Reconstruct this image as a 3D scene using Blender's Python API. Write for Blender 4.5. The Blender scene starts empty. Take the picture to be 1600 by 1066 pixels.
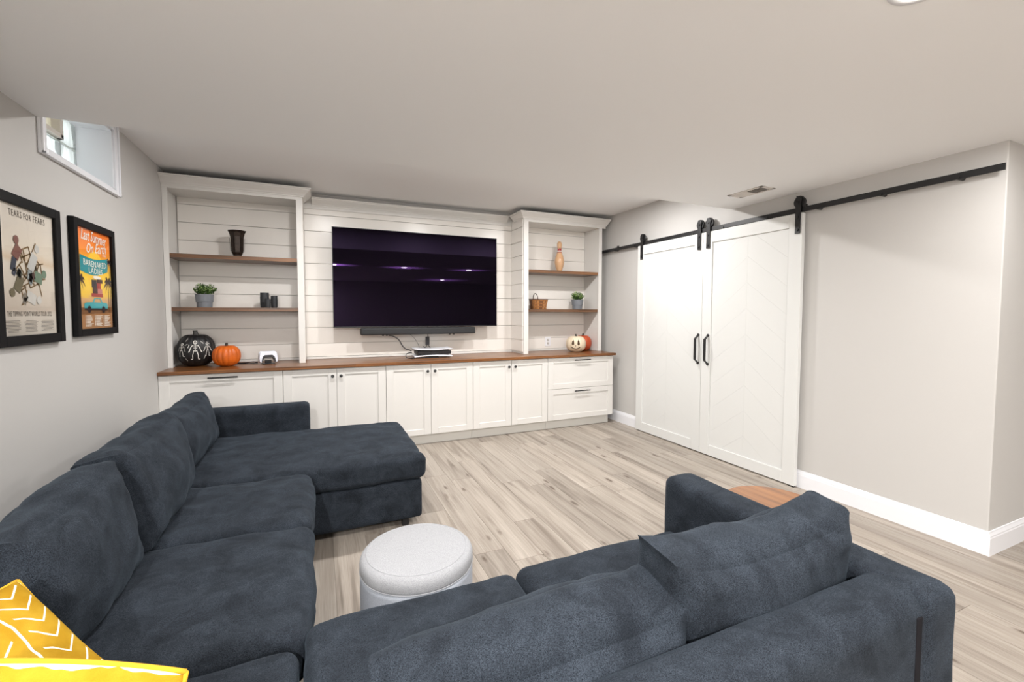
import bpy, bmesh, math, random
from mathutils import Vector, Matrix, noise
R = math.radians
PI = math.pi
random.seed(7)
SC = bpy.context.scene
COL = SC.collection

# ------------------------------------------------------------------ camera, light, exposure
CAM = Vector((1.2725, -5.275, 1.4234))
YAW, PITCH, ROLL = 0.4139, -0.0483, 0.0011
cd = bpy.data.cameras.new('camera')
cam = bpy.data.objects.new('camera', cd)
COL.objects.link(cam)
fw = Vector((math.sin(YAW) * math.cos(PITCH), math.cos(YAW) * math.cos(PITCH), math.sin(PITCH)))
rt = Vector((math.cos(YAW), -math.sin(YAW), 0))
up = rt.cross(fw)
r2 = rt * math.cos(ROLL) + up * math.sin(ROLL)
u2 = -rt * math.sin(ROLL) + up * math.cos(ROLL)
m = Matrix((r2, u2, -fw)).transposed().to_4x4()
m.translation = CAM
cam.matrix_world = m
cd.sensor_fit = 'HORIZONTAL'
cd.sensor_width = 36
cd.lens = 686.6 / 1600 * 36
cd.shift_y = -10.5 / 1600
cd.clip_start = 0.05
SC.camera = cam

SC.view_settings.view_transform = 'Standard'
SC.view_settings.look = 'None'
SC.view_settings.gamma = 1
SC.view_settings.use_curve_mapping = False
SC.view_settings.exposure = 0.06

W = bpy.data.worlds.new('world')
SC.world = W
W.use_nodes = True
W.node_tree.nodes['Background'].inputs['Color'].default_value = (0.96, 0.99, 1.0, 1)
W.node_tree.nodes['Background'].inputs['Strength'].default_value = 3.2

UPPER_LIGHTS = [(1.38, -1.62), (2.69, -1.62), (3.95, -1.62)]
LOWER_LIGHTS = [(1.55, -4.5), (2.94, -4.53), (4.36, -4.5), (0.7, -6.6), (0.7, -8.6), (4.57, -7.6), (6.9, -5.3), (6.9, -7.6)]  # rear left-wall pair and side-room pair are unseen, added for ceiling bounce
Z_LOW, Z_UP, Y_SOF = 2.401, 2.714, -2.2693
LIGHT_COL = (1.0, 0.978, 0.962)
P_UP = 29
P_LOWER = [29, 21, 14, 160, 140, 27, 7, 8]  # strongest two belong to the added left-wall pair that brightens the ceiling


def can_light(x, y, z, power):
    ld = bpy.data.lights.new('can_lamp', 'AREA')
    ld.shape = 'DISK'
    ld.size = 0.12
    ld.energy = power
    ld.color = LIGHT_COL
    o = bpy.data.objects.new('can_lamp', ld)
    o.location = (x, y, z - 0.024)
    COL.objects.link(o)
    return o


for x, y in UPPER_LIGHTS:
    can_light(x, y, Z_UP, P_UP)
for (x, y), p in zip(LOWER_LIGHTS, P_LOWER):
    can_light(x, y, Z_LOW, p)


# ------------------------------------------------------------------ helpers
class MB:
    """collects verts and faces in world space"""
    def __init__(s):
        s.v, s.f = [], []

    def add(s, vs, fs, M=None):
        b = len(s.v)
        s.v += [(M @ Vector(v)) if M is not None else Vector(v) for v in vs]
        s.f += [tuple(b + i for i in f) for f in fs]
        return s

    def box(s, x0, x1, y0, y1, z0, z1, M=None):
        v = [(x, y, z) for x in (x0, x1) for y in (y0, y1) for z in (z0, z1)]
        return s.add(v, [(0, 1, 3, 2), (4, 6, 7, 5), (0, 4, 5, 1), (2, 3, 7, 6), (0, 2, 6, 4), (1, 5, 7, 3)], M)

    def lathe(s, prof, c=(0, 0, 0), n=24, M=None, cap=True):
        vs, fs = [], []
        for r, z in prof:
            for i in range(n):
                a = 2 * PI * i / n
                vs.append((c[0] + r * math.cos(a), c[1] + r * math.sin(a), c[2] + z))
        for k in range(len(prof) - 1):
            for i in range(n):
                j = (i + 1) % n
                fs.append((k * n + i, k * n + j, (k + 1) * n + j, (k + 1) * n + i))
        if cap:
            fs.append(tuple(reversed(range(n))))
            fs.append(tuple(range((len(prof) - 1) * n, len(prof) * n)))
        return s.add(vs, fs, M)

    def cyl(s, a, b, r, n=12):
        a, b = Vector(a), Vector(b)
        q = Vector((0, 0, 1)).rotation_difference(b - a).to_matrix().to_4x4()
        q.translation = a
        return s.lathe([(r, 0), (r, (b - a).length)], n=n, M=q)

    def tube(s, pts, r, n=8):
        pts = [Vector(p) for p in pts]
        vs, fs = [], []
        ref = Vector((0.13, 0.31, 0.94))
        for i, p in enumerate(pts):
            t = (pts[min(i + 1, len(pts) - 1)] - pts[max(i - 1, 0)]).normalized()
            a = t.cross(ref)
            if a.length < 0.1:
                a = t.cross(Vector((1, 0, 0)))
            a.normalize()
            b = t.cross(a)
            for k in range(n):
                th = 2 * PI * k / n
                vs.append(p + a * (r * math.cos(th)) + b * (r * math.sin(th)))
        for i in range(len(pts) - 1):
            for k in range(n):
                j = (k + 1) % n
                fs.append((i * n + k, i * n + j, (i + 1) * n + j, (i + 1) * n + k))
        fs.append(tuple(reversed(range(n))))
        fs.append(tuple(range((len(pts) - 1) * n, len(pts) * n)))
        return s.add(vs, fs)

    def prism(s, poly, h, M):
        """poly in local xy, extruded from z=0 to z=h"""
        n = len(poly)
        vs = [(x, y, 0) for x, y in poly] + [(x, y, h) for x, y in poly]
        fs = [tuple(reversed(range(n))), tuple(range(n, 2 * n))]
        fs += [(i, (i + 1) % n, n + (i + 1) % n, n + i) for i in range(n)]
        return s.add(vs, fs, M)


def spline(pts, n=8):
    pts = [Vector(p) for p in pts]
    P = [pts[0]] + pts + [pts[-1]]
    out = []
    for i in range(1, len(P) - 2):
        for k in range(n):
            t = k / n
            a, b, c, d = P[i - 1], P[i], P[i + 1], P[i + 2]
            out.append(0.5 * ((2 * b) + (c - a) * t + (2 * a - 5 * b + 4 * c - d) * t * t + (3 * b - a - 3 * c + d) * t ** 3))
    out.append(pts[-1])
    return out


ORG = {}


def tag(o, label=None, cat=None, group=None, kind=None):
    if label: o['label'] = label
    if cat: o['category'] = cat
    if group: o['group'] = group
    if kind: o['kind'] = kind
    return o


def thing(name, label, cat, loc, group=None):
    o = bpy.data.objects.new(name, None)
    o.empty_display_size = 0.05
    o.location = loc
    COL.objects.link(o)
    ORG[o] = Vector(loc)
    return tag(o, label, cat, group)


def obj(name, mb, mat, parent=None, bevel=0, smooth=False, origin=None, label=None, seg=2, recalc=True):
    """one mesh object; verts given in world space"""
    if parent is not None:
        org = ORG[parent]
    else:
        org = Vector(origin) if origin is not None else Vector((0, 0, 0))
    me = bpy.data.meshes.new(name)
    me.from_pydata([v - org for v in mb.v], [], mb.f)
    if recalc:
        bm = bmesh.new()
        bm.from_mesh(me)
        bmesh.ops.recalc_face_normals(bm, faces=bm.faces)
        bm.to_mesh(me)
        bm.free()
    me.materials.append(mat)
    if smooth:
        for p in me.polygons: p.use_smooth = True
    o = bpy.data.objects.new(name, me)
    COL.objects.link(o)
    ORG[o] = org
    if parent is not None:
        o.parent = parent
    else:
        o.location = org
    if bevel:
        b = o.modifiers.new('bevel', 'BEVEL')
        b.width, b.segments, b.limit_method, b.angle_limit = bevel, seg, 'ANGLE', R(40)
    if label: o['label'] = label
    return o


def dup(root, loc, label=None, scale=None):
    r = root.copy()
    COL.objects.link(r)
    r.location = loc
    if label: r['label'] = label
    if scale: r.scale = scale
    for ch in list(root.children):
        c = ch.copy(); COL.objects.link(c); c.parent = r
        for g in list(ch.children):
            d = g.copy(); COL.objects.link(d); d.parent = c
    return r


# ------------------------------------------------------------------ materials
def mat(name, col, rough=0.5, metal=0.0, spec=0.5, bump=0, bscale=60, var=0, vscale=8, coat=0, sheen=0, trans=0, ior=1.5):
    """plain procedural surface: slight tone variation and fine relief"""
    M = bpy.data.materials.new(name)
    M.use_nodes = True
    nt = M.node_tree
    b = nt.nodes['Principled BSDF']
    b.inputs['Roughness'].default_value = rough
    b.inputs['Metallic'].default_value = metal
    b.inputs['Specular IOR Level'].default_value = spec
    b.inputs['IOR'].default_value = ior
    b.inputs['Coat Weight'].default_value = coat
    b.inputs['Sheen Weight'].default_value = sheen
    b.inputs['Transmission Weight'].default_value = trans
    tc = nt.nodes.new('ShaderNodeTexCoord')
    n = nt.nodes.new('ShaderNodeTexNoise')
    n.inputs['Scale'].default_value = vscale
    n.inputs['Detail'].default_value = 3
    nt.links.new(tc.outputs['Object'], n.inputs['Vector'])
    rp = nt.nodes.new('ShaderNodeValToRGB')
    rp.color_ramp.elements[0].position = 0.3
    rp.color_ramp.elements[1].position = 0.7
    rp.color_ramp.elements[0].color = tuple(c * (1 - var) for c in col) + (1,)
    rp.color_ramp.elements[1].color = tuple(min(1, c * (1 + var)) for c in col) + (1,)
    nt.links.new(n.outputs['Fac'], rp.inputs['Fac'])
    nt.links.new(rp.outputs['Color'], b.inputs['Base Color'])
    if bump:
        n2 = nt.nodes.new('ShaderNodeTexNoise')
        n2.inputs['Scale'].default_value = bscale
        n2.inputs['Detail'].default_value = 2
        nt.links.new(tc.outputs['Object'], n2.inputs['Vector'])
        bp = nt.nodes.new('ShaderNodeBump')
        bp.inputs['Strength'].default_value = bump
        bp.inputs['Distance'].default_value = 0.002
        nt.links.new(n2.outputs['Fac'], bp.inputs['Height'])
        nt.links.new(bp.outputs['Normal'], b.inputs['Normal'])
    return M


def srgb(r, g, b):
    f = lambda c: (c / 255 / 12.92) if c < 10.3 else ((c / 255 + 0.055) / 1.055) ** 2.4
    return (f(r), f(g), f(b))


class NT:
    """tiny node-tree shorthand"""
    def __init__(s, name):
        s.M = bpy.data.materials.new(name)
        s.M.use_nodes = True
        s.t = s.M.node_tree
        s.b = s.t.nodes['Principled BSDF']
        s.tc = s.t.nodes.new('ShaderNodeTexCoord')

    def n(s, typ, **kw):
        o = s.t.nodes.new('ShaderNode' + typ)
        for k, v in kw.items():
            if hasattr(o, k) and k not in ('Scale',):
                setattr(o, k, v)
            else:
                o.inputs[k.replace('_', ' ')].default_value = v
        return o

    def l(s, a, b): s.t.links.new(a, b)

    def math(s, op, a, b=None, c=None):
        o = s.t.nodes.new('ShaderNodeMath')
        o.operation = op
        for i, x in enumerate((a, b, c)):
            if x is None: continue
            if isinstance(x, (int, float)): o.inputs[i].default_value = x
            else: s.l(x, o.inputs[i])
        return o.outputs[0]

    def ramp(s, fac, *stops):
        o = s.t.nodes.new('ShaderNodeValToRGB')
        e = o.color_ramp.elements
        while len(e) < len(stops): e.new(0.5)
        for el, (p, c) in zip(e, stops):
            el.position = p
            el.color = tuple(c) + (1,)
        s.l(fac, o.inputs['Fac'])
        return o.outputs['Color']

    def mix(s, fac, a, b, mode='MIX'):
        o = s.t.nodes.new('ShaderNodeMix')
        o.data_type = 'RGBA'
        o.blend_type = mode
        for k, x in ((0, fac), (6, a), (7, b)):
            if isinstance(x, (int, float)): o.inputs[k].default_value = x
            elif isinstance(x, tuple): o.inputs[k].default_value = x + (1,)
            else: s.l(x, o.inputs[k])
        return o.outputs[2]

    def mapping(s, scale, vec=None, loc=(0, 0, 0), rot=(0, 0, 0)):
        o = s.t.nodes.new('ShaderNodeMapping')
        o.inputs['Scale'].default_value = scale
        o.inputs['Location'].default_value = loc
        o.inputs['Rotation'].default_value = rot
        s.l(vec if vec is not None else s.tc.outputs['Object'], o.inputs['Vector'])
        return o.outputs['Vector']

    def noise(s, vec, scale, detail=4, rough=0.55, dist=0):
        o = s.n('TexNoise', Scale=scale, Detail=detail, Roughness=rough, Distortion=dist)
        s.l(vec, o.inputs['Vector'])
        return o.outputs['Fac']

    def bump(s, h, strength, dist=0.002):
        o = s.n('Bump', Strength=strength, Distance=dist)
        s.l(h, o.inputs['Height'])
        s.l(o.outputs['Normal'], s.b.inputs['Normal'])

    def base(s, c): s.l(c, s.b.inputs['Base Color'])


def plank_mat():
    t = NT('oak_plank')
    oi = t.n('ObjectInfo')
    off = t.n('VectorMath', operation='SCALE')
    cx = t.n('CombineXYZ')
    for k in range(3): t.l(oi.outputs['Random'], cx.inputs[k])
    t.l(cx.outputs[0], off.inputs[0])
    off.inputs['Scale'].default_value = 37.0
    ad = t.n('VectorMath', operation='ADD')
    t.l(t.tc.outputs['Object'], ad.inputs[0]); t.l(off.outputs[0], ad.inputs[1])
    v = ad.outputs[0]
    broad = t.noise(t.mapping((15, 0.8, 9), v), 1.0, 4, 0.55, 0.7)
    grain = t.noise(t.mapping((90, 2.2, 60), v), 1.0, 5, 0.65, 0.8)
    c = t.ramp(broad, (0.32, srgb(130, 120, 110)), (0.46, srgb(168, 158, 147)), (0.70, srgb(187, 178, 167)))
    c = t.mix(t.ramp(grain, (0.34, (0.5,) * 3), (0.60, (0, 0, 0))), c, srgb(128, 117, 105))
    # knots
    vo = t.n('TexVoronoi', Scale=1.0, feature='F1')
    t.l(t.mapping((7.5, 2.3, 3), v), vo.inputs['Vector'])
    wob = t.math('ADD', vo.outputs['Distance'], t.math('MULTIPLY', t.noise(t.mapping((30, 12, 30), v), 1.0, 3), 0.16))
    c = t.mix(t.ramp(wob, (0.13, (0.85,) * 3), (0.22, (0, 0, 0))), c, srgb(92, 76, 64))
    val = t.math('ADD', t.math('MULTIPLY', oi.outputs['Random'], 0.22), 0.84)
    hv = t.n('HueSaturation')
    t.l(val, hv.inputs['Value']); t.l(c, hv.inputs['Color'])
    t.base(hv.outputs['Color'])
    t.b.inputs['Roughness'].default_value = 0.42
    t.b.inputs['Specular IOR Level'].default_value = 0.4
    t.bump(grain, 0.12, 0.001)
    return t.M


def wood_mat(name, dark, mid, light, axis='x', rough=0.35, coat=0.25):
    t = NT(name)
    sc = {'x': (1.2, 30, 30), 'y': (30, 1.2, 30)}[axis]
    g = t.noise(t.mapping(sc), 1.0, 5, 0.6, 1.0)
    st = t.n('TexVoronoi', Scale=1.0, feature='F1')
    t.l(t.mapping({'x': (0.9, 9, 0.01), 'y': (9, 0.9, 0.01)}[axis]), st.inputs['Vector'])
    c = t.ramp(g, (0.3, dark), (0.5, mid), (0.72, light))
    sv = t.n('SeparateXYZ'); t.l(st.outputs['Color'], sv.inputs[0])
    c = t.mix(t.math('MULTIPLY', sv.outputs[0], 0.4), c, dark)
    t.base(c)
    t.b.inputs['Roughness'].default_value = rough
    t.b.inputs['Coat Weight'].default_value = coat
    t.b.inputs['Coat Roughness'].default_value = 0.25
    t.bump(g, 0.1, 0.001)
    return t.M


def fabric_mat(name, dark, light, scale=420, sheen=0.35, tint=(0.45, 0.6, 0.75), mott=0.35):
    t = NT(name)
    fine = t.noise(t.mapping((1, 1, 1)), scale, 2, 0.7)
    mid = t.noise(t.mapping((1, 1, 1)), scale / 2.2, 2, 0.6)
    big = t.noise(t.mapping((1, 1, 1)), 8.0, 6, 0.7, 0.6)
    f = t.math('ADD', t.math('MULTIPLY', fine, 0.75), t.math('MULTIPLY', mid, 0.25))
    c = t.ramp(f, (0.35, dark), (0.67, light))
    c = t.mix(t.ramp(big, (0.35, (mott,) * 3), (0.65, (0, 0, 0))), c, tuple(x * 0.75 + 0.25 * sum(dark) / 3 for x in dark))
    t.base(c)
    t.b.inputs['Roughness'].default_value = 0.92
    t.b.inputs['Specular IOR Level'].default_value = 0.15
    t.b.inputs['Sheen Weight'].default_value = sheen
    t.b.inputs['Sheen Roughness'].default_value = 0.4
    t.b.inputs['Sheen Tint'].default_value = tint + (1,)
    t.bump(f, 0.2, 0.001)
    return t.M


M_wall = mat('wall_paint', srgb(198, 196, 193), 0.6, bump=0.08, bscale=400, spec=0.3)
M_ceil = mat('ceiling_paint', srgb(245, 246, 247), 0.75, bump=0.06, bscale=300, spec=0.2)
M_trim = mat('trim_paint', srgb(236, 237, 241), 0.35, spec=0.5)
M_cab = mat('cabinet_paint', srgb(224, 222, 218), 0.38, spec=0.5, bump=0.03, bscale=300)
M_ship = mat('shiplap_paint', srgb(235, 231, 225), 0.28, spec=0.5, bump=0.05, bscale=200)
M_kick = mat('kick_paint', srgb(214, 212, 206), 0.4)
M_door = mat('door_paint', srgb(220, 221, 219), 0.4, spec=0.45)
M_plank = plank_mat()
M_sub = mat('subfloor', srgb(120, 104, 90), 0.7, var=0.1)
M_counter = wood_mat('stained_counter', srgb(78, 46, 20), srgb(128, 80, 38), srgb(164, 108, 56))
M_shelf = wood_mat('stained_shelf', srgb(68, 44, 26), srgb(114, 77, 48), srgb(146, 102, 66))
M_table = wood_mat('teak_top', srgb(108, 66, 34), srgb(144, 94, 50), srgb(166, 114, 68), 'y', 0.3, 0.3)
M_black = mat('black_metal', (0.012, 0.012, 0.013), 0.42, spec=0.5, bump=0.05, bscale=300)
M_blackpl = mat('black_plastic', (0.012, 0.012, 0.014), 0.35)
M_frame = mat('black_frame', (0.006, 0.006, 0.007), 0.55, var=0.2, spec=0.15)
M_sofa = fabric_mat('slate_blue_fabric', srgb(13, 16, 22), srgb(69, 77, 87), 560, 0.07, mott=0.62)
M_pouf = fabric_mat('light_grey_fabric', srgb(138, 140, 144), srgb(190, 191, 194), 620, 0.1, (1, 1, 1), 0.0)
M_pouf_blue_lit = fabric_mat('light_grey_fabric_blue_lit', srgb(146, 152, 162), srgb(196, 201, 210), 620, 0.1, (1, 1, 1), 0.0)  # copy of the lid fabric, bluish light on the sides put into its colour
M_dark = mat('dark_gap', (0.01, 0.01, 0.01), 0.9)
M_leg = mat('dark_leg', (0.008, 0.008, 0.009), 0.5)


# ------------------------------------------------------------------ room shell
XR, YC = 4.856, -4.089          # right wall face, its outer corner
YB, YF, XF = 0.012, -9.4, 8.2   # back wall face, wall behind the camera, far right wall


def struct(name, mb, m, bevel=0, **k):
    o = obj(name, mb, m, None, bevel, **k)
    o['kind'] = 'structure'
    return o


floor = struct('floor', MB().box(-0.2, XF + 0.2, YF - 0.2, 0.2, -0.12, -0.012), M_sub)
# planks: rows along y, shared meshes, one object each
PW, PL = 0.1895, 1.32
rows = int((6.6) / PW)
plank_mesh = {}


def plank(x0, y0, ln, w):
    key = (round(ln, 2), round(w, 3))
    if key not in plank_mesh:
        b = MB().box(0.0005, w - 0.0005, 0.0005, key[0] - 0.0005, -0.011, -0.0006)
        b.box(0.0014, w - 0.0014, 0.0014, key[0] - 0.0014, -0.0008, 0.0)
        me = bpy.data.meshes.new('plank')
        me.from_pydata(b.v, [], b.f)
        me.materials.append(M_plank)
        plank_mesh[key] = me
    o = bpy.data.objects.new('plank', plank_mesh[key])
    o.parent = floor
    o.location = (x0, y0, 0)
    COL.objects.link(o)


for i in range(35):
    x0 = i * PW
    w = PW
    y_end = 0.0 if x0 < XR - 0.02 else YC
    y_start = -5.75 if x0 > 1 else -4.9
    y = y_end - ((i * 0.437 + (0.31 if i % 3 else 0)) % 1.0) * PL * 0.9 - 0.1
    cur = y_end
    first = True
    while cur > y_start:
        nxt = y if first else cur - PL
        first = False
        plank(x0, round(nxt, 2), round(cur - nxt, 2), w)
        cur = round(nxt, 2)
# area behind the camera and far right: boards too far out of sight, one mesh
rest = MB()
for i in range(44):
    x0 = i * PW
    ye = None
    if i >= 35: ye = YC
    else: ye = -5.75 - 0.9
    rest.box(x0 + 0.001, x0 + PW - 0.001, YF, ye - 0.45, -0.011, -0.001)
rf = obj('outlying_planks', rest, M_plank, floor)
rf['kind'] = 'stuff'

# left wall with window opening
WY0, WY1, WZ0, WZ1 = -2.215, -1.373, 2.262, 2.668
b = MB()
b.box(-0.35, 0, YF - 0.1, WY0, 0, 2.9).box(-0.35, 0, WY1, 0.2, 0, 2.9)
b.box(-0.35, 0, WY0, WY1, 0, WZ0).box(-0.35, 0, WY0, WY1, WZ1, 2.9)
struct('wall_left', b, M_wall)
wall_back = struct('wall_back', MB().box(-0.2, XR + 0.2, YB, 0.25, 0, 2.9), M_wall)
struct('wall_right', MB().box(XR, XF + 0.2, YC, 0.25, 0, 2.9), M_wall, 0.006)
struct('wall_front', MB().box(-0.2, XF + 0.2, YF - 0.2, YF, 0, 2.9), M_wall)
struct('wall_far_right', MB().box(XF, XF + 0.2, YF, YC, 0, 2.9), M_wall)
b = MB()
prof = [(YF - 0.1, Z_LOW), (Y_SOF, Z_LOW), (Y_SOF, Z_UP), (0.2, Z_UP), (0.2, 3.0), (YF - 0.1, 3.0)]
b.add([(x, y, z) for x in (-0.2, XF + 0.1) for y, z in prof],
      [tuple(range(6)), tuple(range(11, 5, -1))] + [(i, (i + 1) % 6, 6 + (i + 1) % 6, 6 + i) for i in range(6)])
struct('ceiling', b, M_ceil)


def baseboard(name, a, c, nrm, e0=0, e1=0):
    """profiled skirting from a to c (xy), nrm = direction into the room"""
    a, c, n = Vector(a + (0,)), Vector(c + (0,)), Vector(nrm + (0,))
    d = (c - a).normalized()
    prof = [(0, 0), (0.015, 0), (0.015, 0.104), (0.0125, 0.110), (0.0125, 0.117), (0.0095, 0.124), (0.006, 0.133), (0.005, 0.140), (0, 0.142)]
    vs = []
    for p, e in ((a, -e0), (c, e1)):
        for t, z in prof:
            vs.append(p + n * t + d * (e * t) + Vector((0, 0, z)))
    k = len(prof)
    fs = [tuple(range(k)), tuple(range(2 * k - 1, k - 1, -1))] + [(i, (i + 1) % k, k + (i + 1) % k, k + i) for i in range(k)]
    return struct(name, MB().add(vs, fs), M_trim)


baseboard('baseboard_right', (XR, -0.02), (XR, YC), (-1, 0), 0, 1)
baseboard('baseboard_return', (XR, YC), (XF, YC), (0, -1), 1, 0)
baseboard('baseboard_left', (0, YF), (0, -0.64), (1, 0))

# ------------------------------------------------------------------ window with glass blocks
M_block = NT('glass_block')
t = M_block
t.b.inputs['Base Color'].default_value = (0.93, 0.98, 0.965, 1)
t.b.inputs['Roughness'].default_value = 0.06
t.b.inputs['Transmission Weight'].default_value = 0.9
wv = t.n('TexWave', Scale=5.0, Distortion=6.0, Detail=1.0)
t.l(t.mapping((1, 1, 0.35)), wv.inputs['Vector'])
t.bump(wv.outputs['Fac'], 1.0, 0.03)
trl = t.n('BsdfTranslucent'); trl.inputs['Color'].default_value = (0.84, 0.875, 0.865, 1)
mxs = t.n('MixShader'); mxs.inputs[0].default_value = 0.38
t.l(t.b.outputs[0], mxs.inputs[1]); t.l(trl.outputs[0], mxs.inputs[2])
t.l(mxs.outputs[0], t.t.nodes['Material Output'].inputs['Surface'])
M_block = t.M
M_mortar = mat('block_mortar', srgb(196, 206, 200), 0.7)
M_vent = mat('vent_frame_vinyl', srgb(222, 214, 204), 0.45)
b = MB()
for y0, y1, z0, z1 in ((WY0 - 0.055, WY0, WZ0 - 0.036, Z_UP), (WY1, WY1 + 0.055, WZ0 - 0.036, Z_UP),
                       (WY0, WY1, WZ0 - 0.036, WZ0), (WY0, WY1, WZ1, Z_UP)):
    b.box(0, 0.016, y0, y1, z0, z1)
win = obj('window_1', b, M_trim, None, 0.004)
win['kind'] = 'structure'
ORG[win] = Vector((0, 0, 0))
b = MB()
e = 0.012
b.box(-0.19, 0.003, WY0, WY0 + e, WZ0, WZ1).box(-0.19, 0.003, WY1 - e, WY1, WZ0, WZ1)
b.box(-0.19, 0.003, WY0, WY1, WZ0, WZ0 + e).box(-0.19, 0.003, WY0, WY1, WZ1 - e, WZ1)
obj('window_reveal', b, M_trim, win)
b = MB()
b.box(0.016, 0.026, WY0 - 0.055, WY0 - 0.04, WZ0 - 0.036, Z_UP).box(0.016, 0.026, WY1 + 0.04, WY1 + 0.055, WZ0 - 0.036, Z_UP)
b.box(0.016, 0.026, WY0 - 0.055, WY1 + 0.055, WZ0 - 0.036, WZ0 - 0.022)
obj('casing_bead', b, M_trim, win, 0.003)
XB0, XB1 = -0.24, -0.18
ya, yb_ = WY0 + e, WY1 - e
bw = (yb_ - ya) / 4
zr = [WZ0 + e, 2.49, WZ1 - e]
b = MB()
for k in range(5):
    yy = ya + k * bw
    b.box(XB0 + 0.006, XB1 - 0.006, max(ya, yy - 0.005), min(yb_, yy + 0.005), zr[0], zr[2])
b.box(XB0 + 0.006, XB1 - 0.006, ya, yb_, zr[1] - 0.005, zr[1] + 0.005)
obj('block_joint', b, M_mortar, win)
for rI in range(2):
    for k in range(4):
        if rI == 1 and k in (1, 2): continue
        y0, y1 = ya + k * bw + 0.005, ya + (k + 1) * bw - 0.005
        obj('glass_block', MB().box(XB0, XB1, y0, y1, zr[rI] + (0.005 if rI else 0), zr[rI + 1] - (0.005 if not rI else 0)), M_block, win, 0.006)
# hopper vent in the upper middle
b = MB()
y0, y1, z0, z1 = ya + bw + 0.006, ya + 3 * bw - 0.006, zr[1] + 0.006, zr[2]
for q in ((y0, y0 + 0.035, z0, z1), (y1 - 0.035, y1, z0, z1), (y0, y1, z0, z0 + 0.03), (y0, y1, z1 - 0.03, z1)):
    b.box(XB0, XB1 + 0.02, *q)
vf = obj('vent_sash', b, M_vent, win, 0.004)
M_pane = mat('frosted_pane', (0.9, 0.88, 0.75), 0.3, trans=0.8)
obj('vent_pane', MB().box(XB0 + 0.03, XB0 + 0.036, y0 + 0.03, y1 - 0.03, z0 + 0.02, z1 - 0.02), M_pane, vf)

# ------------------------------------------------------------------ shiplap on the back wall
JZ = [0.940] + [1.087 + 0.1747 * k for k in range(9)] + [2.66]
SU = dict(L=(0.0, 1.142), R=(3.587, 4.738))
DU = -0.363
bays = [(0.028, 1.088), (1.144, 3.585), (3.607, 4.698)]
for x0, x1 in bays:
    for k in range(len(JZ) - 1):
        z0, z1 = JZ[k] + 0.0022, JZ[k + 1] - 0.0022
        b = MB().box(x0, x1, 0.0, YB, z0, z1)
        obj('shiplap_board', b, M_ship, wall_back, 0.0015, seg=1)
for x0, x1 in bays:
    obj('shiplap_base_trim', MB().box(x0, x1, -0.006, YB, 0.915, 0.938), M_cab, wall_back, 0.003)
# frieze and crown in the middle bay
CROWN = [(0.0, 0.0), (0.012, 0.0), (0.014, 0.010), (0.022, 0.014), (0.030, 0.026), (0.050, 0.044), (0.068, 0.060), (0.070, 0.068), (0.080, 0.070), (0.080, 0.082), (0.0, 0.082)]
ZCR = 2.574


def sweep(path, prof, z0, caps=True):
    """path: list of (point xy, outward xy offset direction incl. mitre)"""
    vs, k = [], len(prof)
    for (px, py), (ox, oy) in path:
        for t, z in prof:
            vs.append((px + ox * t, py + oy * t, z0 + z))
    fs = []
    for s in range(len(path) - 1):
        for i in range(k):
            j = (i + 1) % k
            fs.append((s * k + i, s * k + j, (s + 1) * k + j, (s + 1) * k + i))
    fs += [tuple(range(k)), tuple(range(len(path) * k - 1, (len(path) - 1) * k - 1, -1))]
    return MB().add(vs, fs)


tr1 = struct('trim_1', MB().box(1.144, 3.585, -0.014, -0.0005, 2.545, 2.60), M_cab, 0.002)
obj('crown_moulding', sweep([((1.224, -0.014), (0, -1)), ((3.505, -0.014), (0, -1))], CROWN, ZCR), M_cab, tr1)

# ------------------------------------------------------------------ shelving units
SH_Z = [(1.439, 1.474), (1.930, 1.966)]


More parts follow.
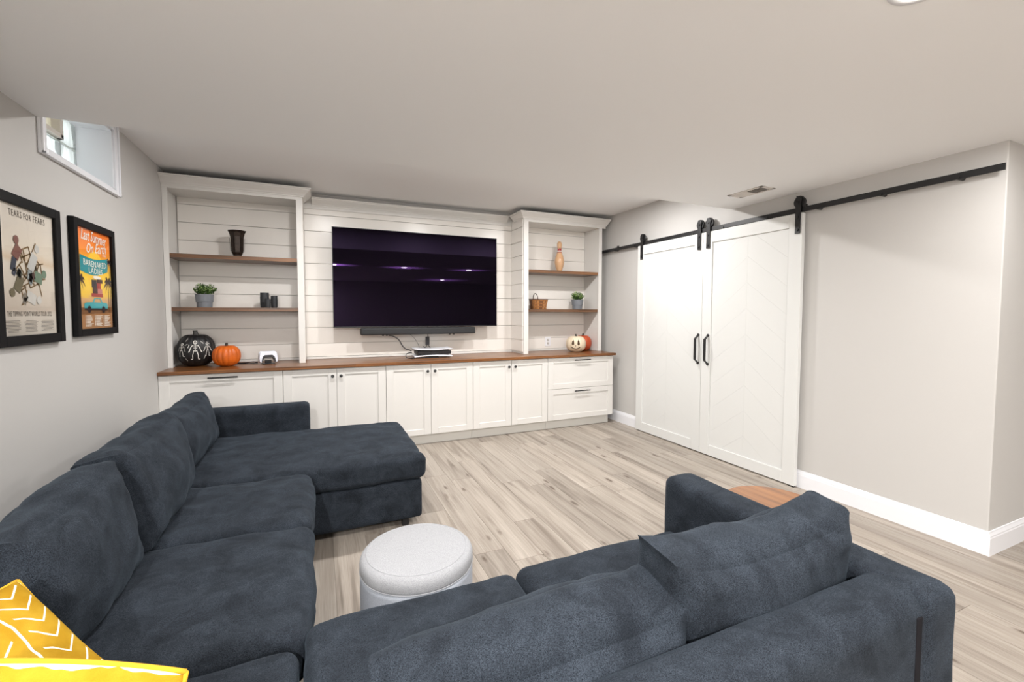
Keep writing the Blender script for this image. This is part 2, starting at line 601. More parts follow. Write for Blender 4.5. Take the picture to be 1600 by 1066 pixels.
def shelving(side, label):
    x0, x1 = SU[side]
    r = thing('shelving_unit', label, 'shelf', ((x0 + x1) / 2, -0.18, 0.914), 'shelving units beside the television')
    si = 0.028
    obj('side_panel', MB().box(x0 + 0.002, x0 + 0.02, DU + 0.02, YB - 0.001, 0.9155, 2.64), M_cab, r)
    obj('side_panel', MB().box(x1 - 0.038, x1 - 0.02, DU + 0.02, YB - 0.001, 0.9155, 2.64), M_cab, r)
    obj('top_panel', MB().box(x0 + 0.02, x1 - 0.038, DU + 0.02, -0.003, 2.55, 2.568), M_cab, r)
    sl, sr = (0.042, 0.058) if side == 'L' else (0.066, 0.050)
    obj('stile', MB().box(x0 + 0.002, x0 + sl, DU, DU + 0.02, 0.9155, 2.56), M_cab, r, 0.002)
    obj('stile', MB().box(x1 - sr, x1, DU, DU + 0.02, 0.9155, 2.56), M_cab, r, 0.002)
    xa, xb = (0.002, x1) if side == 'L' else (x0, x1 + 0.055)
    obj('header', MB().box(xa, xb, DU - 0.001, DU + 0.02, 2.546, 2.645), M_cab, r, 0.002)
    if side == 'L':
        path = [((0.001, DU - 0.001), (0, -1)), ((x1, DU - 0.001), (1, -1)), ((x1, -0.1), (1, 0))]
    else:
        path = [((x0, -0.1), (-1, 0)), ((x0, DU - 0.001), (-1, -1)), ((xb, DU - 0.001), (0.35, -1)), ((xb, DU + 0.06), (0.35, 0))]
    obj('crown_moulding', sweep(path, CROWN, ZCR), M_cab, r)
    for z0, z1 in SH_Z:
        obj('shelf', MB().box(x0 + 0.0205, x1 - 0.0385, DU + 0.004 + 0.017, -0.003, z0, z1), M_shelf, r, 0.002)
    b = MB()
    obj('base_trim', MB().box(x0 + 0.0205, x0 + 0.03, DU + 0.03, -0.013, 0.9155, 0.938), M_cab, r, 0.002)
    obj('base_trim', MB().box(x1 - 0.048, x1 - 0.0385, DU + 0.03, -0.013, 0.9155, 0.938), M_cab, r, 0.002)
    # shiplap on the flank facing the television
    for k in range(len(JZ) - 1):
        z0, z1 = JZ[k] + 0.0022, min(JZ[k + 1] - 0.0022, ZCR + 0.02)
        if z1 - z0 < 0.03: continue
        if side == 'R': bx = MB().box(x0 - 0.010, x0 + 0.002, DU + 0.019, -0.001, z0, z1)
        else: bx = MB().box(x1 - 0.02, x1 + 0.001, DU + 0.021, -0.001, z0, z1)
        obj('shiplap_board', bx, M_ship, r, 0.0015, seg=1)
    return r


shelving('L', 'tall white shelving unit with a crown, left of the television, against the left wall')
shelving('R', 'tall white shelving unit with a crown, right of the television, near the sliding doors')

# ------------------------------------------------------------------ base cabinets
XD = [0.0, 0.951, 1.424, 1.895, 2.364, 2.838, 3.309, 3.785, 4.738]
FY = -0.631
ZD0, ZD1 = 0.114, 0.879


def front(kind, x0, x1, z0, z1, parent, hinge=None):
    """shaker front: framed ring with recessed panel"""
    g = 0.0022
    x0, x1, z0, z1 = x0 + g, x1 - g, z0 + g, z1 - g
    f = 0.075
    ft = 0.062
    b = MB()
    b.box(x0, x0 + f, FY, FY + 0.019, z0, z1).box(x1 - f, x1, FY, FY + 0.019, z0, z1)
    b.box(x0 + f, x1 - f, FY, FY + 0.019, z0, z0 + ft).box(x0 + f, x1 - f, FY, FY + 0.019, z1 - ft, z1)
    d = obj(kind, b, M_cab, parent, 0.0012, seg=1)
    obj('recessed_panel', MB().box(x0 + f - 0.004, x1 - f + 0.004, FY + 0.0095, FY + 0.016, z0 + ft - 0.004, z1 - ft + 0.004), M_cab, d)
    if kind == 'door':
        kx = x1 - 0.037 if hinge == 'l' else x0 + 0.037
        q = Matrix.Translation((kx, FY, 0.803)) @ Matrix.Rotation(R(90), 4, 'X')
        obj('knob', MB().lathe([(0.007, 0), (0.006, 0.012), (0.012, 0.016), (0.0155, 0.021), (0.0155, 0.026), (0.011, 0.029), (0.0, 0.0295)], n=20, M=q), M_black, d, smooth=True)
    else:
        cx, hz = (x0 + x1) / 2, z1 - 0.031
        b = MB().box(cx - 0.115, cx + 0.115, FY - 0.034, FY - 0.024, hz - 0.006, hz + 0.006)
        b.cyl((cx - 0.08, FY, hz), (cx - 0.08, FY - 0.026, hz), 0.005).cyl((cx + 0.08, FY, hz), (cx + 0.08, FY - 0.026, hz), 0.005)
        obj('handle', b, M_black, d, 0.002)
    return d


def cabinet(x0, x1, kind, label, group):
    r = thing('base_cabinet', label, 'cabinet', ((x0 + x1) / 2, -0.3, 0), group)
    a, c = x0 + 0.0012, x1 - 0.0012
    obj('carcass', MB().box(a, c, FY + 0.021, YB - 0.002, 0.114, 0.88), M_cab, r)
    obj('toe_kick', MB().box(a, c - (0.03 if x1 > 4.7 else 0), -0.572, -0.55, 0.003, 0.114), M_kick, r)
    if kind == 'drawers':
        zm = 0.4955
        front('drawer', x0, x1, zm, ZD1, r)
        front('drawer', x0, x1, ZD0, zm, r)
    else:
        xm = kind
        front('door', x0, xm, ZD0, ZD1, r, 'l')
        front('door', xm, x1, ZD0, ZD1, r, 'r')


cabinet(XD[0], XD[1], 'drawers', 'white drawer cabinet at the left end, behind the sofa, under the black pumpkin', 'white drawer cabinets')
cabinet(XD[1], XD[3], XD[2], 'white two door cabinet partly hidden behind the chaise armrest, left of the others', 'white two door cabinets')
cabinet(XD[3], XD[5], XD[4], 'white two door cabinet under the game console, middle of the three', 'white two door cabinets')
cabinet(XD[5], XD[7], XD[6], 'white two door cabinet next to the right drawer cabinet', 'white two door cabinets')
cabinet(XD[7], XD[8], 'drawers', 'white cabinet of two wide drawers at the right end, near the sliding doors', 'white drawer cabinets')
ct = obj('countertop', MB().box(0.002, 4.762, -0.660, YB - 0.001, 0.884, 0.914), M_counter, None, 0.003, origin=(2.38, -0.32, 0.884))
tag(ct, 'long stained wooden countertop running over all the white cabinets', 'countertop')

# ------------------------------------------------------------------ television and soundbar
t = NT('screen_glass')
t.b.inputs['Base Color'].default_value = (0.0015, 0.0012, 0.002, 1)
t.b.inputs['Roughness'].default_value = 0.012
t.b.inputs['Specular IOR Level'].default_value = 0.09
t.b.inputs['Specular Tint'].default_value = (0.88, 0.76, 1.0, 1)
an = t.n('BsdfAnisotropic')
an.inputs['Color'].default_value = (0.0042, 0.0016, 0.0078, 1)
an.distribution = 'BECKMANN'
an.inputs['Roughness'].default_value = 0.085
an.inputs['Anisotropy'].default_value = 0.75
an.inputs['Rotation'].default_value = 0.25
tg = t.n('Tangent', direction_type='RADIAL', axis='Z')
t.l(tg.outputs[0], an.inputs['Tangent'])
ads = t.n('AddShader')
t.l(t.b.outputs[0], ads.inputs[0]); t.l(an.outputs[0], ads.inputs[1])
t.l(ads.outputs[0], t.t.nodes['Material Output'].inputs['Surface'])
M_screen = t.M
TX0, TX1, TZ0, TZ1, TY = 1.414, 3.306, 1.262, 2.345, -0.17
tv = thing('television', 'large black flat television mounted on the white shiplap wall', 'television', ((TX0 + TX1) / 2, TY, TZ0))
obj('screen', MB().box(TX0 + 0.006, TX1 - 0.006, TY, TY + 0.01, TZ0 + 0.012, TZ1 - 0.006), M_screen, tv)
b = MB()
b.box(TX0, TX0 + 0.006, TY - 0.002, TY + 0.02, TZ0, TZ1).box(TX1 - 0.006, TX1, TY - 0.002, TY + 0.02, TZ0, TZ1)
b.box(TX0, TX1, TY - 0.002, TY + 0.02, TZ0, TZ0 + 0.012).box(TX0, TX1, TY - 0.002, TY + 0.02, TZ1 - 0.006, TZ1)
obj('bezel', b, M_blackpl, tv)
obj('rear_housing', MB().box(TX0 + 0.003, TX1 - 0.003, TY + 0.010, TY + 0.025, TZ0 + 0.003, TZ1 - 0.003).box(TX0 + 0.35, TX1 - 0.35, TY + 0.025, TY + 0.06, TZ0 + 0.05, TZ0 + 0.65), M_blackpl, tv, 0.003)
obj('wall_bracket', MB().box(2.06, 2.66, TY + 0.06, -0.001, 1.55, 1.62).box(2.06, 2.66, TY + 0.06, -0.001, 1.78, 1.85).box(2.3, 2.42, TY + 0.06, -0.001, 1.5, 1.9), M_black, tv)
sb = thing('soundbar', 'long dark grey soundbar hung just below the television', 'soundbar', (2.353, -0.16, 1.172))
M_grille = mat('soundbar_grille', (0.018, 0.019, 0.021), 0.6, bump=0.5, bscale=900)
obj('body', MB().box(1.690, 3.016, -0.205, -0.115, 1.176, 1.256), M_grille, sb, 0.014, seg=3)
obj('top_strip', MB().box(1.72, 2.98, -0.196, -0.125, 1.2555, 1.2575), M_blackpl, sb)
for x in (1.93, 1.97, 2.70, 2.75):
    obj('foot', MB().cyl((x, -0.175, 1.177), (x, -0.175, 1.166), 0.012), M_blackpl, sb)
for x in (1.95, 2.73):
    obj('bracket', MB().box(x - 0.02, x + 0.02, -0.116, -0.001, 1.20, 1.235), M_black, sb)

# ------------------------------------------------------------------ console, adapter, cables
M_white = mat('white_plastic', srgb(226, 228, 234), 0.35)
co = thing('game_console', 'white and black game console lying flat on the counter under the television', 'console', (2.47, -0.35, 0.914))
c0 = Matrix.Translation((2.455, -0.27, 0.945)) @ Matrix.Rotation(R(-3), 4, 'Z')
obj('stand', MB().box(-0.20, 0.06, -0.12, 0.06, -0.0305, -0.010, c0), M_blackpl, co, 0.004)
obj('core', MB().box(-0.175, 0.205, -0.12, 0.12, 0.012, 0.052, c0), M_blackpl, co, 0.008)


def shell(zb, s):
    """curved white plate with a lip that flares at the front corners"""
    vs, fs = [], []
    nx, ny = 14, 8
    for i in range(nx + 1):
        for j in range(ny + 1):
            u, v = i / nx * 2 - 1, j / ny * 2 - 1
            x = 0.215 * u + 0.005
            y = 0.135 * v
            z = zb + s * (0.012 * (u * u) * 0.9 + 0.006 * v * v)
            vs.append((x, y, z))
    for i in range(nx):
        for j in range(ny):
            a = i * (ny + 1) + j
            fs.append((a, a + 1, a + ny + 2, a + ny + 1))
    return MB().add(vs, fs, c0)


for zb, s in ((0.058, 1), (0.004, -1)):
    o = obj('shell_plate', shell(zb, s), M_white, co, smooth=True)
    sm = o.modifiers.new('thick', 'SOLIDIFY'); sm.thickness = 0.009; sm.offset = 0
b = MB()
for k in range(7):
    b.box(-0.185, -0.176, -0.09 + k * 0.026, -0.076 + k * 0.026, 0.016, 0.048, c0)
obj('rear_vents', b, mat('console_vent', (0.12, 0.12, 0.11), 0.6), co)
ad = thing('power_adapter', 'small black plug adapter hanging on a cable above the game console', 'adapter', (2.445, -0.12, 1.05))
obj('casing', MB().box(2.424, 2.468, -0.125, -0.095, 1.045, 1.143), M_blackpl, ad, 0.004)
obj('cord', MB().tube(spline([(2.452, -0.11, 1.14), (2.452, -0.11, 1.18), (2.455, -0.09, 1.26)]), 0.004), M_blackpl, ad)
obj('lower_leads', MB().tube(spline([(2.44, -0.11, 1.047), (2.42, -0.10, 1.01), (2.40, -0.11, 1.03), (2.43, -0.10, 1.0), (2.44, -0.09, 0.96), (2.45, -0.07, 0.92)]), 0.004)
    .tube(spline([(2.45, -0.11, 1.047), (2.475, -0.10, 1.02), (2.49, -0.10, 0.98), (2.47, -0.08, 0.93)]), 0.004), M_blackpl, ad)
cb = obj('console_cable', MB().tube(spline([(1.99, -0.16, 1.169), (2.04, -0.17, 1.160), (2.10, -0.18, 1.12), (2.14, -0.19, 1.05), (2.18, -0.20, 1.01), (2.215, -0.21, 1.0), (2.236, -0.22, 0.985)]), 0.006), M_blackpl, None, origin=(2.1, -0.2, 1.0), smooth=True)
tag(cb, 'thick black cable drooping from the soundbar to the game console', 'cable')
cb = obj('looped_cable', MB().tube(spline([(2.236, -0.24, 0.968), (2.215, -0.28, 0.975), (2.165, -0.31, 0.965), (2.155, -0.33, 0.935), (2.18, -0.34, 0.920), (2.22, -0.36, 0.9185), (2.20, -0.385, 0.9185), (2.225, -0.40, 0.9185), (2.24, -0.395, 0.9185)]), 0.0045), M_blackpl, None, origin=(2.2, -0.3, 0.93), smooth=True)
tag(cb, 'thin black cable looping on the counter left of the game console', 'cable')
cb = obj('thin_lead', MB().tube(spline([(2.24, -0.06, 1.18), (2.31, -0.04, 1.12), (2.36, -0.03, 1.03), (2.37, -0.03, 0.945)]), 0.0018), M_dark, None, origin=(2.3, -0.04, 1.1), smooth=True)
tag(cb, 'hair thin lead hanging down the shiplap behind the game console', 'cable')

# ------------------------------------------------------------------ right wall: sliding doors and rail
DX, DT = 4.795, 0.036
YD = [(-1.995, -1.0125), (-2.9765, -1.998)]
DZ0, DZ1 = 0.012, 2.224


def clip_poly(poly, a, c, keep):
    """half plane clip: a*y + c*z <= keep"""
    out = []
    for i in range(len(poly)):
        p, q = poly[i], poly[(i + 1) % len(poly)]
        dp, dq = a * p[0] + c * p[1] - keep, a * q[0] + c * q[1] - keep
        if dp <= 0: out.append(p)
        if (dp < 0 < dq) or (dq < 0 < dp):
            s = dp / (dp - dq)
            out.append((p[0] + s * (q[0] - p[0]), p[1] + s * (q[1] - p[1])))
    return out


def hanger(yc, parent):
    h = obj('hanger', MB().box(DX - 0.012, DX - 0.006, yc - 0.021, yc + 0.021, 2.06, 2.335), M_black, parent, 0.001)
    b = MB()
    q = Matrix.Translation((DX - 0.013, yc, 2.325)) @ Matrix.Rotation(R(90), 4, 'Y')
    obj('hanger_head', MB().lathe([(0.021, 0), (0.027, 0.002), (0.027, 0.006), (0.021, 0.007)], n=20, M=q), M_black, h)
    q = Matrix.Translation((DX + 0.001, yc, 2.309)) @ Matrix.Rotation(R(90), 4, 'Y')
    obj('wheel', MB().lathe([(0.044, 0), (0.045, 0.004), (0.040, 0.008), (0.040, 0.014), (0.045, 0.018), (0.044, 0.022)], n=28, M=q), M_black, h, smooth=False)
    obj('rear_strap', MB().box(DX + 0.026, DX + 0.030, yc - 0.021, yc + 0.021, 2.275, 2.345).box(DX - 0.012, DX + 0.030, yc - 0.016, yc + 0.016, 2.349, 2.356), M_black, h)
    b = MB()
    for z in (2.09, 2.19, 2.31):
        b.cyl((DX - 0.011, yc, z), (DX - 0.019, yc, z), 0.010, 8)
    obj('bolt', b, M_black, h)


def pull(yc, parent):
    z0, z1 = 0.912, 1.212
    xo = DX - 0.045
    b = MB().box(xo - 0.006, xo + 0.006, yc - 0.011, yc + 0.011, z0 + 0.045, z1 - 0.045)
    for za, zb in ((z0 + 0.045, z0 + 0.01), (z1 - 0.045, z1 - 0.01)):
        vs = [(xo - 0.006, yc - 0.011, za), (xo + 0.006, yc - 0.011, za), (xo + 0.006, yc + 0.011, za), (xo - 0.006, yc + 0.011, za),
              (DX - 0.008, yc - 0.011, zb), (DX, yc - 0.011, zb), (DX, yc + 0.011, zb), (DX - 0.008, yc + 0.011, zb)]
        b.add(vs, [(0, 1, 2, 3), (4, 5, 6, 7), (0, 1, 5, 4), (1, 2, 6, 5), (2, 3, 7, 6), (3, 0, 4, 7)])
    for z in (z0 + 0.008, z1 - 0.008):
        q = Matrix.Translation((DX, yc, z)) @ Matrix.Rotation(R(-90), 4, 'Y')
        b.lathe([(0.015, 0), (0.015, 0.006), (0.012, 0.009)], n=16, M=q)
    obj('pull_handle', b, M_black, parent)


for (y0, y1), nm, lb in zip(YD, ('door_1', 'door_2'), (
        'white sliding door on the left, nearer the cabinets, with a chevron panel', 'white sliding door on the right, nearer the camera, with a chevron panel')):
    r = thing(nm, lb, 'door', (DX, (y0 + y1) / 2, 0), 'sliding doors')
    r['kind'] = 'structure'
    py0, py1, pz0, pz1 = y0 + 0.108, y1 - 0.108, 0.114, 2.116
    b = MB().box(DX, DX + DT, y0, py0, DZ0, DZ1).box(DX, DX + DT, py1, y1, DZ0, DZ1)
    b.box(DX, DX + DT, py0, py1, DZ0, pz0).box(DX, DX + DT, py0, py1, pz1, DZ1)
    obj('door_frame', b, M_door, r, 0.002, seg=1)
    obj('backing_panel', MB().box(DX + 0.016, DX + DT - 0.004, py0, py1, pz0, pz1), M_door, r)
    yc = (py0 + py1) / 2
    step = 0.2335
    hw = (py1 - py0) / 2
    tan = 0.55 / (0.376 + 0.353) * 0.36 / 0.36
    tan = 0.77
    k = -6
    while True:
        zt = 0.30 + k * step          # apex height of the lower edge of this board
        if zt - hw * tan > pz1: break
        for s in (-1, 1):
            g = 0.0004
            poly = [(0.0003, zt + g), (hw, zt + g - hw * tan), (hw, zt + step - g - hw * tan), (0.0003, zt + step - g)]
            poly = clip_poly(poly, 0, 1, pz1 - 0.0004)
            poly = clip_poly(poly, 0, -1, -pz0 - 0.0004) if poly else poly
            if len(poly) < 3: continue
            vs = [(DX + 0.0125, yc + s * u, z) for u, z in poly] + [(DX + 0.016, yc + s * u, z) for u, z in poly]
            n = len(poly)
            fs = [tuple(range(n)), tuple(range(2 * n - 1, n - 1, -1))] + [(i, (i + 1) % n, n + (i + 1) % n, n + i) for i in range(n)]
            obj('chevron_board', MB().add(vs, fs), M_door, r)
        k += 1
    if nm == 'door_1':
        hanger(-1.090, r); hanger(-1.950, r); pull(y0 + 0.036, r)
    else:
        hanger(-2.062, r); hanger(-2.945, r); pull(y1 - 0.082, r)

rail = thing('sliding_rail', 'long black steel rail above the white sliding doors, on the right wall', 'rail', (DX, -2.2, 2.228))
obj('bar', MB().box(DX + 0.006, DX + 0.013, -4.097, -0.14, 2.228, 2.268), M_black, rail, 0.001)
RB = [-0.55, -0.94, -1.40, -1.86, -2.22, -2.67, -3.08, -3.5, -3.9]
for y in RB:
    obj('standoff', MB().cyl((DX + 0.012, y, 2.236), (XR, y, 2.236), 0.012, 12).cyl((DX + 0.006, y, 2.24), (DX - 0.001, y, 2.24), 0.009, 8), M_black, rail)
for y in (-0.62, -2.99):
    obj('end_stop', MB().box(DX - 0.004, DX + 0.018, y - 0.012, y + 0.012, 2.262, 2.285), M_black, rail, 0.002)
obj('floor_guide', MB().box(DX + 0.004, DX + 0.030, -2.968, -2.93, 0.0, 0.010), M_black, rail)

# ------------------------------------------------------------------ ceiling register and recessed lights
M_reg = mat('register_paint', srgb(214, 208, 202), 0.5)
vt = thing('ceiling_vent', 'white rectangular air register in the ceiling near the sliding doors', 'vent', (4.475, -2.757, Z_LOW))
vx0, vx1, vy0, vy1 = 4.395, 4.557, -2.914, -2.604
b = MB()
fwid = 0.028
b.box(vx0, vx0 + fwid, vy0, vy1, Z_LOW - 0.006, Z_LOW).box(vx1 - fwid, vx1, vy0, vy1, Z_LOW - 0.006, Z_LOW)
b.box(vx0, vx1, vy0, vy0 + fwid, Z_LOW - 0.006, Z_LOW).box(vx0, vx1, vy1 - fwid, vy1, Z_LOW - 0.006, Z_LOW)
obj('frame', b, M_reg, vt, 0.002)
obj('duct_shade_sheet', MB().box(vx0 + 0.02, vx1 - 0.02, vy0 + 0.02, vy1 - 0.02, Z_LOW - 0.0012, Z_LOW - 0.0002), M_dark, vt)  # flat black sheet stands in for the shade inside the duct
ym = (vy0 + vy1) / 2
for k in range(14):
    a = 42 if k < 7 else -30
    yy = vy0 + fwid + (vy1 - vy0 - 2 * fwid) * (k + 0.5) / 14
    q = Matrix.Translation((0, yy, Z_LOW - 0.006)) @ Matrix.Rotation(R(a), 4, 'X')
    obj('louvre', MB().box(vx0 + fwid, vx1 - fwid, -0.0075, 0.0075, -0.0006, 0.0006, q), M_reg, vt)
M_lamp = bpy.data.materials.new('lamp_diffuser')
M_lamp.use_nodes = True
M_lamp.node_tree.nodes['Principled BSDF'].inputs['Emission Color'].default_value = (1, 0.96, 0.9, 1)
M_lamp.node_tree.nodes['Principled BSDF'].inputs['Emission Strength'].default_value = 12
L0 = None
words = ['in the raised ceiling, left of the television', 'in the raised ceiling before the television', 'in the raised ceiling near the right shelving unit',
         'in the low ceiling above the ottoman', 'showing at the top edge of the photo', 'in the low ceiling nearest the right wall',
         'added for bounce, unseen behind the camera by the left wall', 'added for bounce, unseen by the left wall at the far rear', 'behind the camera on the right',
         'added for bounce, unseen in the low ceiling of the side room', 'added for bounce, unseen at the rear of the side room']
for (x, y, z), wd in zip([(x, y, Z_UP) for x, y in UPPER_LIGHTS] + [(x, y, Z_LOW) for x, y in LOWER_LIGHTS], words):
    lb = 'round white recessed downlight ' + wd
    if L0 is None:
        L0 = thing('ceiling_light', lb, 'light', (x, y, z), 'recessed downlights')
        obj('trim_ring', MB().lathe([(0.062, -0.001), (0.064, -0.006), (0.088, -0.004), (0.090, 0)], (x, y, z), 28, cap=False), M_trim, L0, smooth=True)
        obj('diffuser', MB().lathe([(0.0, -0.022), (0.02, -0.0205), (0.04, -0.0155), (0.054, -0.009), (0.062, -0.001)], (x, y, z), 28), M_lamp, L0, smooth=True)
    else:
        dup(L0, (x, y, z), lb)

# ------------------------------------------------------------------ posters
t = NT('picture_glass')
gl = t.n('BsdfGlossy'); gl.inputs['Roughness'].default_value = 0.01
tr = t.n('BsdfTransparent')
fr = t.n('Fresnel', IOR=1.3)
mx = t.n('MixShader')
t.l(fr.outputs[0], mx.inputs[0]); t.l(tr.outputs[0], mx.inputs[1]); t.l(gl.outputs[0], mx.inputs[2])
t.l(mx.outputs[0], t.t.nodes['Material Output'].inputs['Surface'])
M_glass = t.M


def text_mb(txt, fit, height, xform, shear=0, bold=0.0, spacing=1.0):
    """flat lettering scaled to a given width and cap height, centred on x, standing on y = 0"""
    cu = bpy.data.curves.new('txt', 'FONT')
    cu.body = txt
    cu.size = 1.0
    cu.shear = shear
    cu.offset = bold
    cu.space_character = spacing
    cu.resolution_u = 2
    o = bpy.data.objects.new('txt', cu)
    COL.objects.link(o)
    dg = bpy.context.evaluated_depsgraph_get()
    me = o.evaluated_get(dg).to_mesh()
    xs, ys = [v.co.x for v in me.vertices], [v.co.y for v in me.vertices]
    kx, ky, x0 = fit / (max(xs) - min(xs)), height / max(ys), (max(xs) + min(xs)) / 2
    mb = MB().add([xform((v.co.x - x0) * kx, v.co.y * ky) for v in me.vertices], [tuple(p.vertices) for p in me.polygons])
    o.evaluated_get(dg).to_mesh_clear()
    bpy.data.objects.remove(o)
    bpy.data.curves.remove(cu)
    return mb


def framed(y0, y1, z0, z1, fwid, label):
    r = thing('framed_poster', label, 'poster', (0, (y0 + y1) / 2, z0), 'framed posters on the left wall')
    b = MB()
    b.box(0.002, 0.030, y0, y0 + fwid, z0, z1).box(0.002, 0.030, y1 - fwid, y1, z0, z1)
    b.box(0.002, 0.030, y0 + fwid, y1 - fwid, z0, z0 + fwid).box(0.002, 0.030, y0 + fwid, y1 - fwid, z1 - fwid, z1)
    obj('frame', b, M_frame, r, 0.002)
    i = (y0 + fwid, y1 - fwid, z0 + fwid, z1 - fwid)
    obj('backing_board', MB().box(0.001, 0.012, y0 + 0.01, y1 - 0.01, z0 + 0.01, z1 - 0.01), M_dark, r)
    obj('glass_pane', MB().add([(0.022, i[0], i[2]), (0.022, i[1], i[2]), (0.022, i[1], i[3]), (0.022, i[0], i[3])], [(0, 1, 2, 3)]), M_glass, r)
    return r, i


def ink(name, c, rough=0.6): return mat(name, c, rough, spec=0.2)


# poster 2: sunset
r, i = framed(-2.0187, -1.4827, 1.2855, 1.9636, 0.042, 'framed concert poster of an orange sunset with a turquoise car, right of the pair')
pw, ph = i[1] - i[0], i[3] - i[2]
LAY = [0]


def pt2(u, v, k=1): return (0.0130 + 0.0004 * k, i[0] + u * pw, i[2] + v * ph)


def poly2(pts, k): return MB().add([pt2(u, v, k) for u, v in pts], [tuple(range(len(pts)))])


def ell(cu, cv, ru, rv, n=16): return [(cu + ru * math.cos(2 * PI * a / n), cv + rv * math.sin(2 * PI * a / n)) for a in range(n)]


t = NT('sunset_print')
sx = t.n('SeparateXYZ'); t.l(t.tc.outputs['Object'], sx.inputs[0])
f = t.math('DIVIDE', t.math('SUBTRACT', sx.outputs[2], 0.042), ph)
nz = t.math('ADD', f, t.math('MULTIPLY', t.math('SUBTRACT', t.noise(t.mapping((1, 3, 14)), 2.0, 3), 0.5), 0.09))
c = t.ramp(nz, (0.17, srgb(170, 120, 70)), (0.20, srgb(190, 142, 90)), (0.30, srgb(214, 170, 120)), (0.335, srgb(240, 200, 70)), (0.5, srgb(250, 214, 60)), (0.66, srgb(248, 184, 44)), (0.80, srgb(244, 146, 44)), (1.0, srgb(238, 124, 44)))
t.base(c); t.b.inputs['Roughness'].default_value = 0.6
obj('poster_sheet', MB().box(0.012, 0.0130, i[0], i[1], i[2], i[3]), t.M, r)
I_white, I_teal, I_palm = ink('ink_white', srgb(246, 240, 228)), ink('ink_teal', srgb(38, 146, 156)), ink('ink_palm', srgb(74, 46, 38))
I_car, I_dk, I_red, I_tan, I_pink = ink('ink_car', srgb(76, 172, 178)), ink('ink_dark', srgb(44, 40, 46)), ink('ink_red', srgb(168, 60, 56)), ink('ink_tan', srgb(206, 168, 120)), ink('ink_pink', srgb(196, 128, 120))
obj('printed_sun', poly2(ell(0.52, 0.60, 0.25, 0.19, 28), 1), ink('ink_sun', srgb(252, 206, 70)), r)
obj('printed_road', poly2([(0.0, 0.14), (1, 0.16), (1, 0.22), (0, 0.21)], 2), ink('ink_road', srgb(132, 92, 58)), r)
# banner
bp_ = [(0.10 + 0.8 * s / 12, 0.735 - 0.030 * math.sin(PI * s / 12) + 0.010 * (s / 12)) for s in range(13)]
bq = [(0.10 + 0.8 * s / 12, 0.575 - 0.045 * math.sin(PI * s / 12) + 0.030 * (s / 12)) for s in range(13)]
obj('printed_banner', poly2(bp_ + bq[::-1], 3), I_teal, r)
CAT = lambda a, q: a.add(q.v, q.f)
obj('printed_name', CAT(text_mb('BARENAKED', 0.66 * pw, 0.036, lambda x, y: pt2(0.52 + x / pw, 0.648 + y / ph - 0.020 * math.cos(x / pw * 3.4), 5), 0, 0.008, 1.08),
                        text_mb('LADIES', 0.40 * pw, 0.034, lambda x, y: pt2(0.53 + x / pw, 0.562 + y / ph, 5), 0, 0.008, 1.08)), I_white, r, recalc=False)
ti = text_mb('Last Summer', 0.74 * pw, 0.062, lambda x, y: pt2(0.52 + x / pw, 0.885 + y / ph - 0.01 * x / pw, 5), 0.35, 0.012)
CAT(ti, text_mb('On Earth', 0.58 * pw, 0.060, lambda x, y: pt2(0.58 + x / pw, 0.780 + y / ph + 0.06 * x / pw, 5), 0.35, 0.012))
CAT(ti, text_mb('2022', 0.12 * pw, 0.012, lambda x, y: pt2(0.80 + x / pw, 0.762 + y / ph, 5), 0, 0.01))
obj('printed_title', ti, I_white, r, recalc=False)


def palm(cu, cv, h, s, k):
    mb = MB()
    mb.add([pt2(cu - 0.010, cv - h, k), pt2(cu + 0.010, cv - h, k), pt2(cu + 0.006, cv, k), pt2(cu - 0.006, cv, k)], [(0, 1, 2, 3)])
    for a in range(9):
        th = R(-50 + a * 35)
        pts = []
        L = s * (0.8 + 0.3 * ((a * 37) % 10) / 10)
        for q in range(5):
            tt = q / 4
            pts.append((cu + L * tt * math.cos(th), cv + 0.75 * L * (tt * math.sin(th) - 0.5 * tt * tt)))
        w = 0.018 * s / 0.15
        up_ = [(u, v + w * math.sin(PI * min(1, (n_ + 1) / 5))) for n_, (u, v) in enumerate(pts)]
        lo_ = [(u, v - w * math.sin(PI * min(1, (n_ + 1) / 5))) for n_, (u, v) in enumerate(pts)]
        for n_ in range(4):
            mb.add([pt2(*up_[n_], k), pt2(*up_[n_ + 1], k), pt2(*lo_[n_ + 1], k), pt2(*lo_[n_], k)], [(0, 1, 2, 3)])
    return mb


for cu, cv, h, s in ((0.085, 0.50, 0.33, 0.15), (0.905, 0.50, 0.33, 0.15), (0.965, 0.72, 0.5, 0.11)):
    obj('printed_palm', palm(cu, cv, h, s, 2), I_palm, r, recalc=False)
# car with stacked luggage
car = poly2([(0.17, 0.205), (0.17, 0.25), (0.22, 0.262), (0.40, 0.268), (0.82, 0.266), (0.86, 0.245), (0.86, 0.205)], 4)
obj('printed_car', car, I_car, r)
cab_ = [(0.40, 0.268), (0.46, 0.315), (0.64, 0.315), (0.70, 0.268), (0.66, 0.268), (0.62, 0.305), (0.49, 0.305), (0.44, 0.268)]
obj('printed_cabin', MB().add([pt2(u, v, 4) for u, v in cab_], [(0, 1, 6, 7), (1, 2, 5, 6), (2, 3, 4, 5)]), I_car, r)
obj('printed_wheels', poly2(ell(0.30, 0.195, 0.055, 0.036), 5).add(*(lambda q: (q.v, q.f))(poly2(ell(0.72, 0.195, 0.055, 0.036), 5))).add([pt2(0.17, 0.185, 3), pt2(0.86, 0.185, 3), pt2(0.84, 0.205, 3), pt2(0.18, 0.205, 3)], [(0, 1, 2, 3)]), I_dk, r)
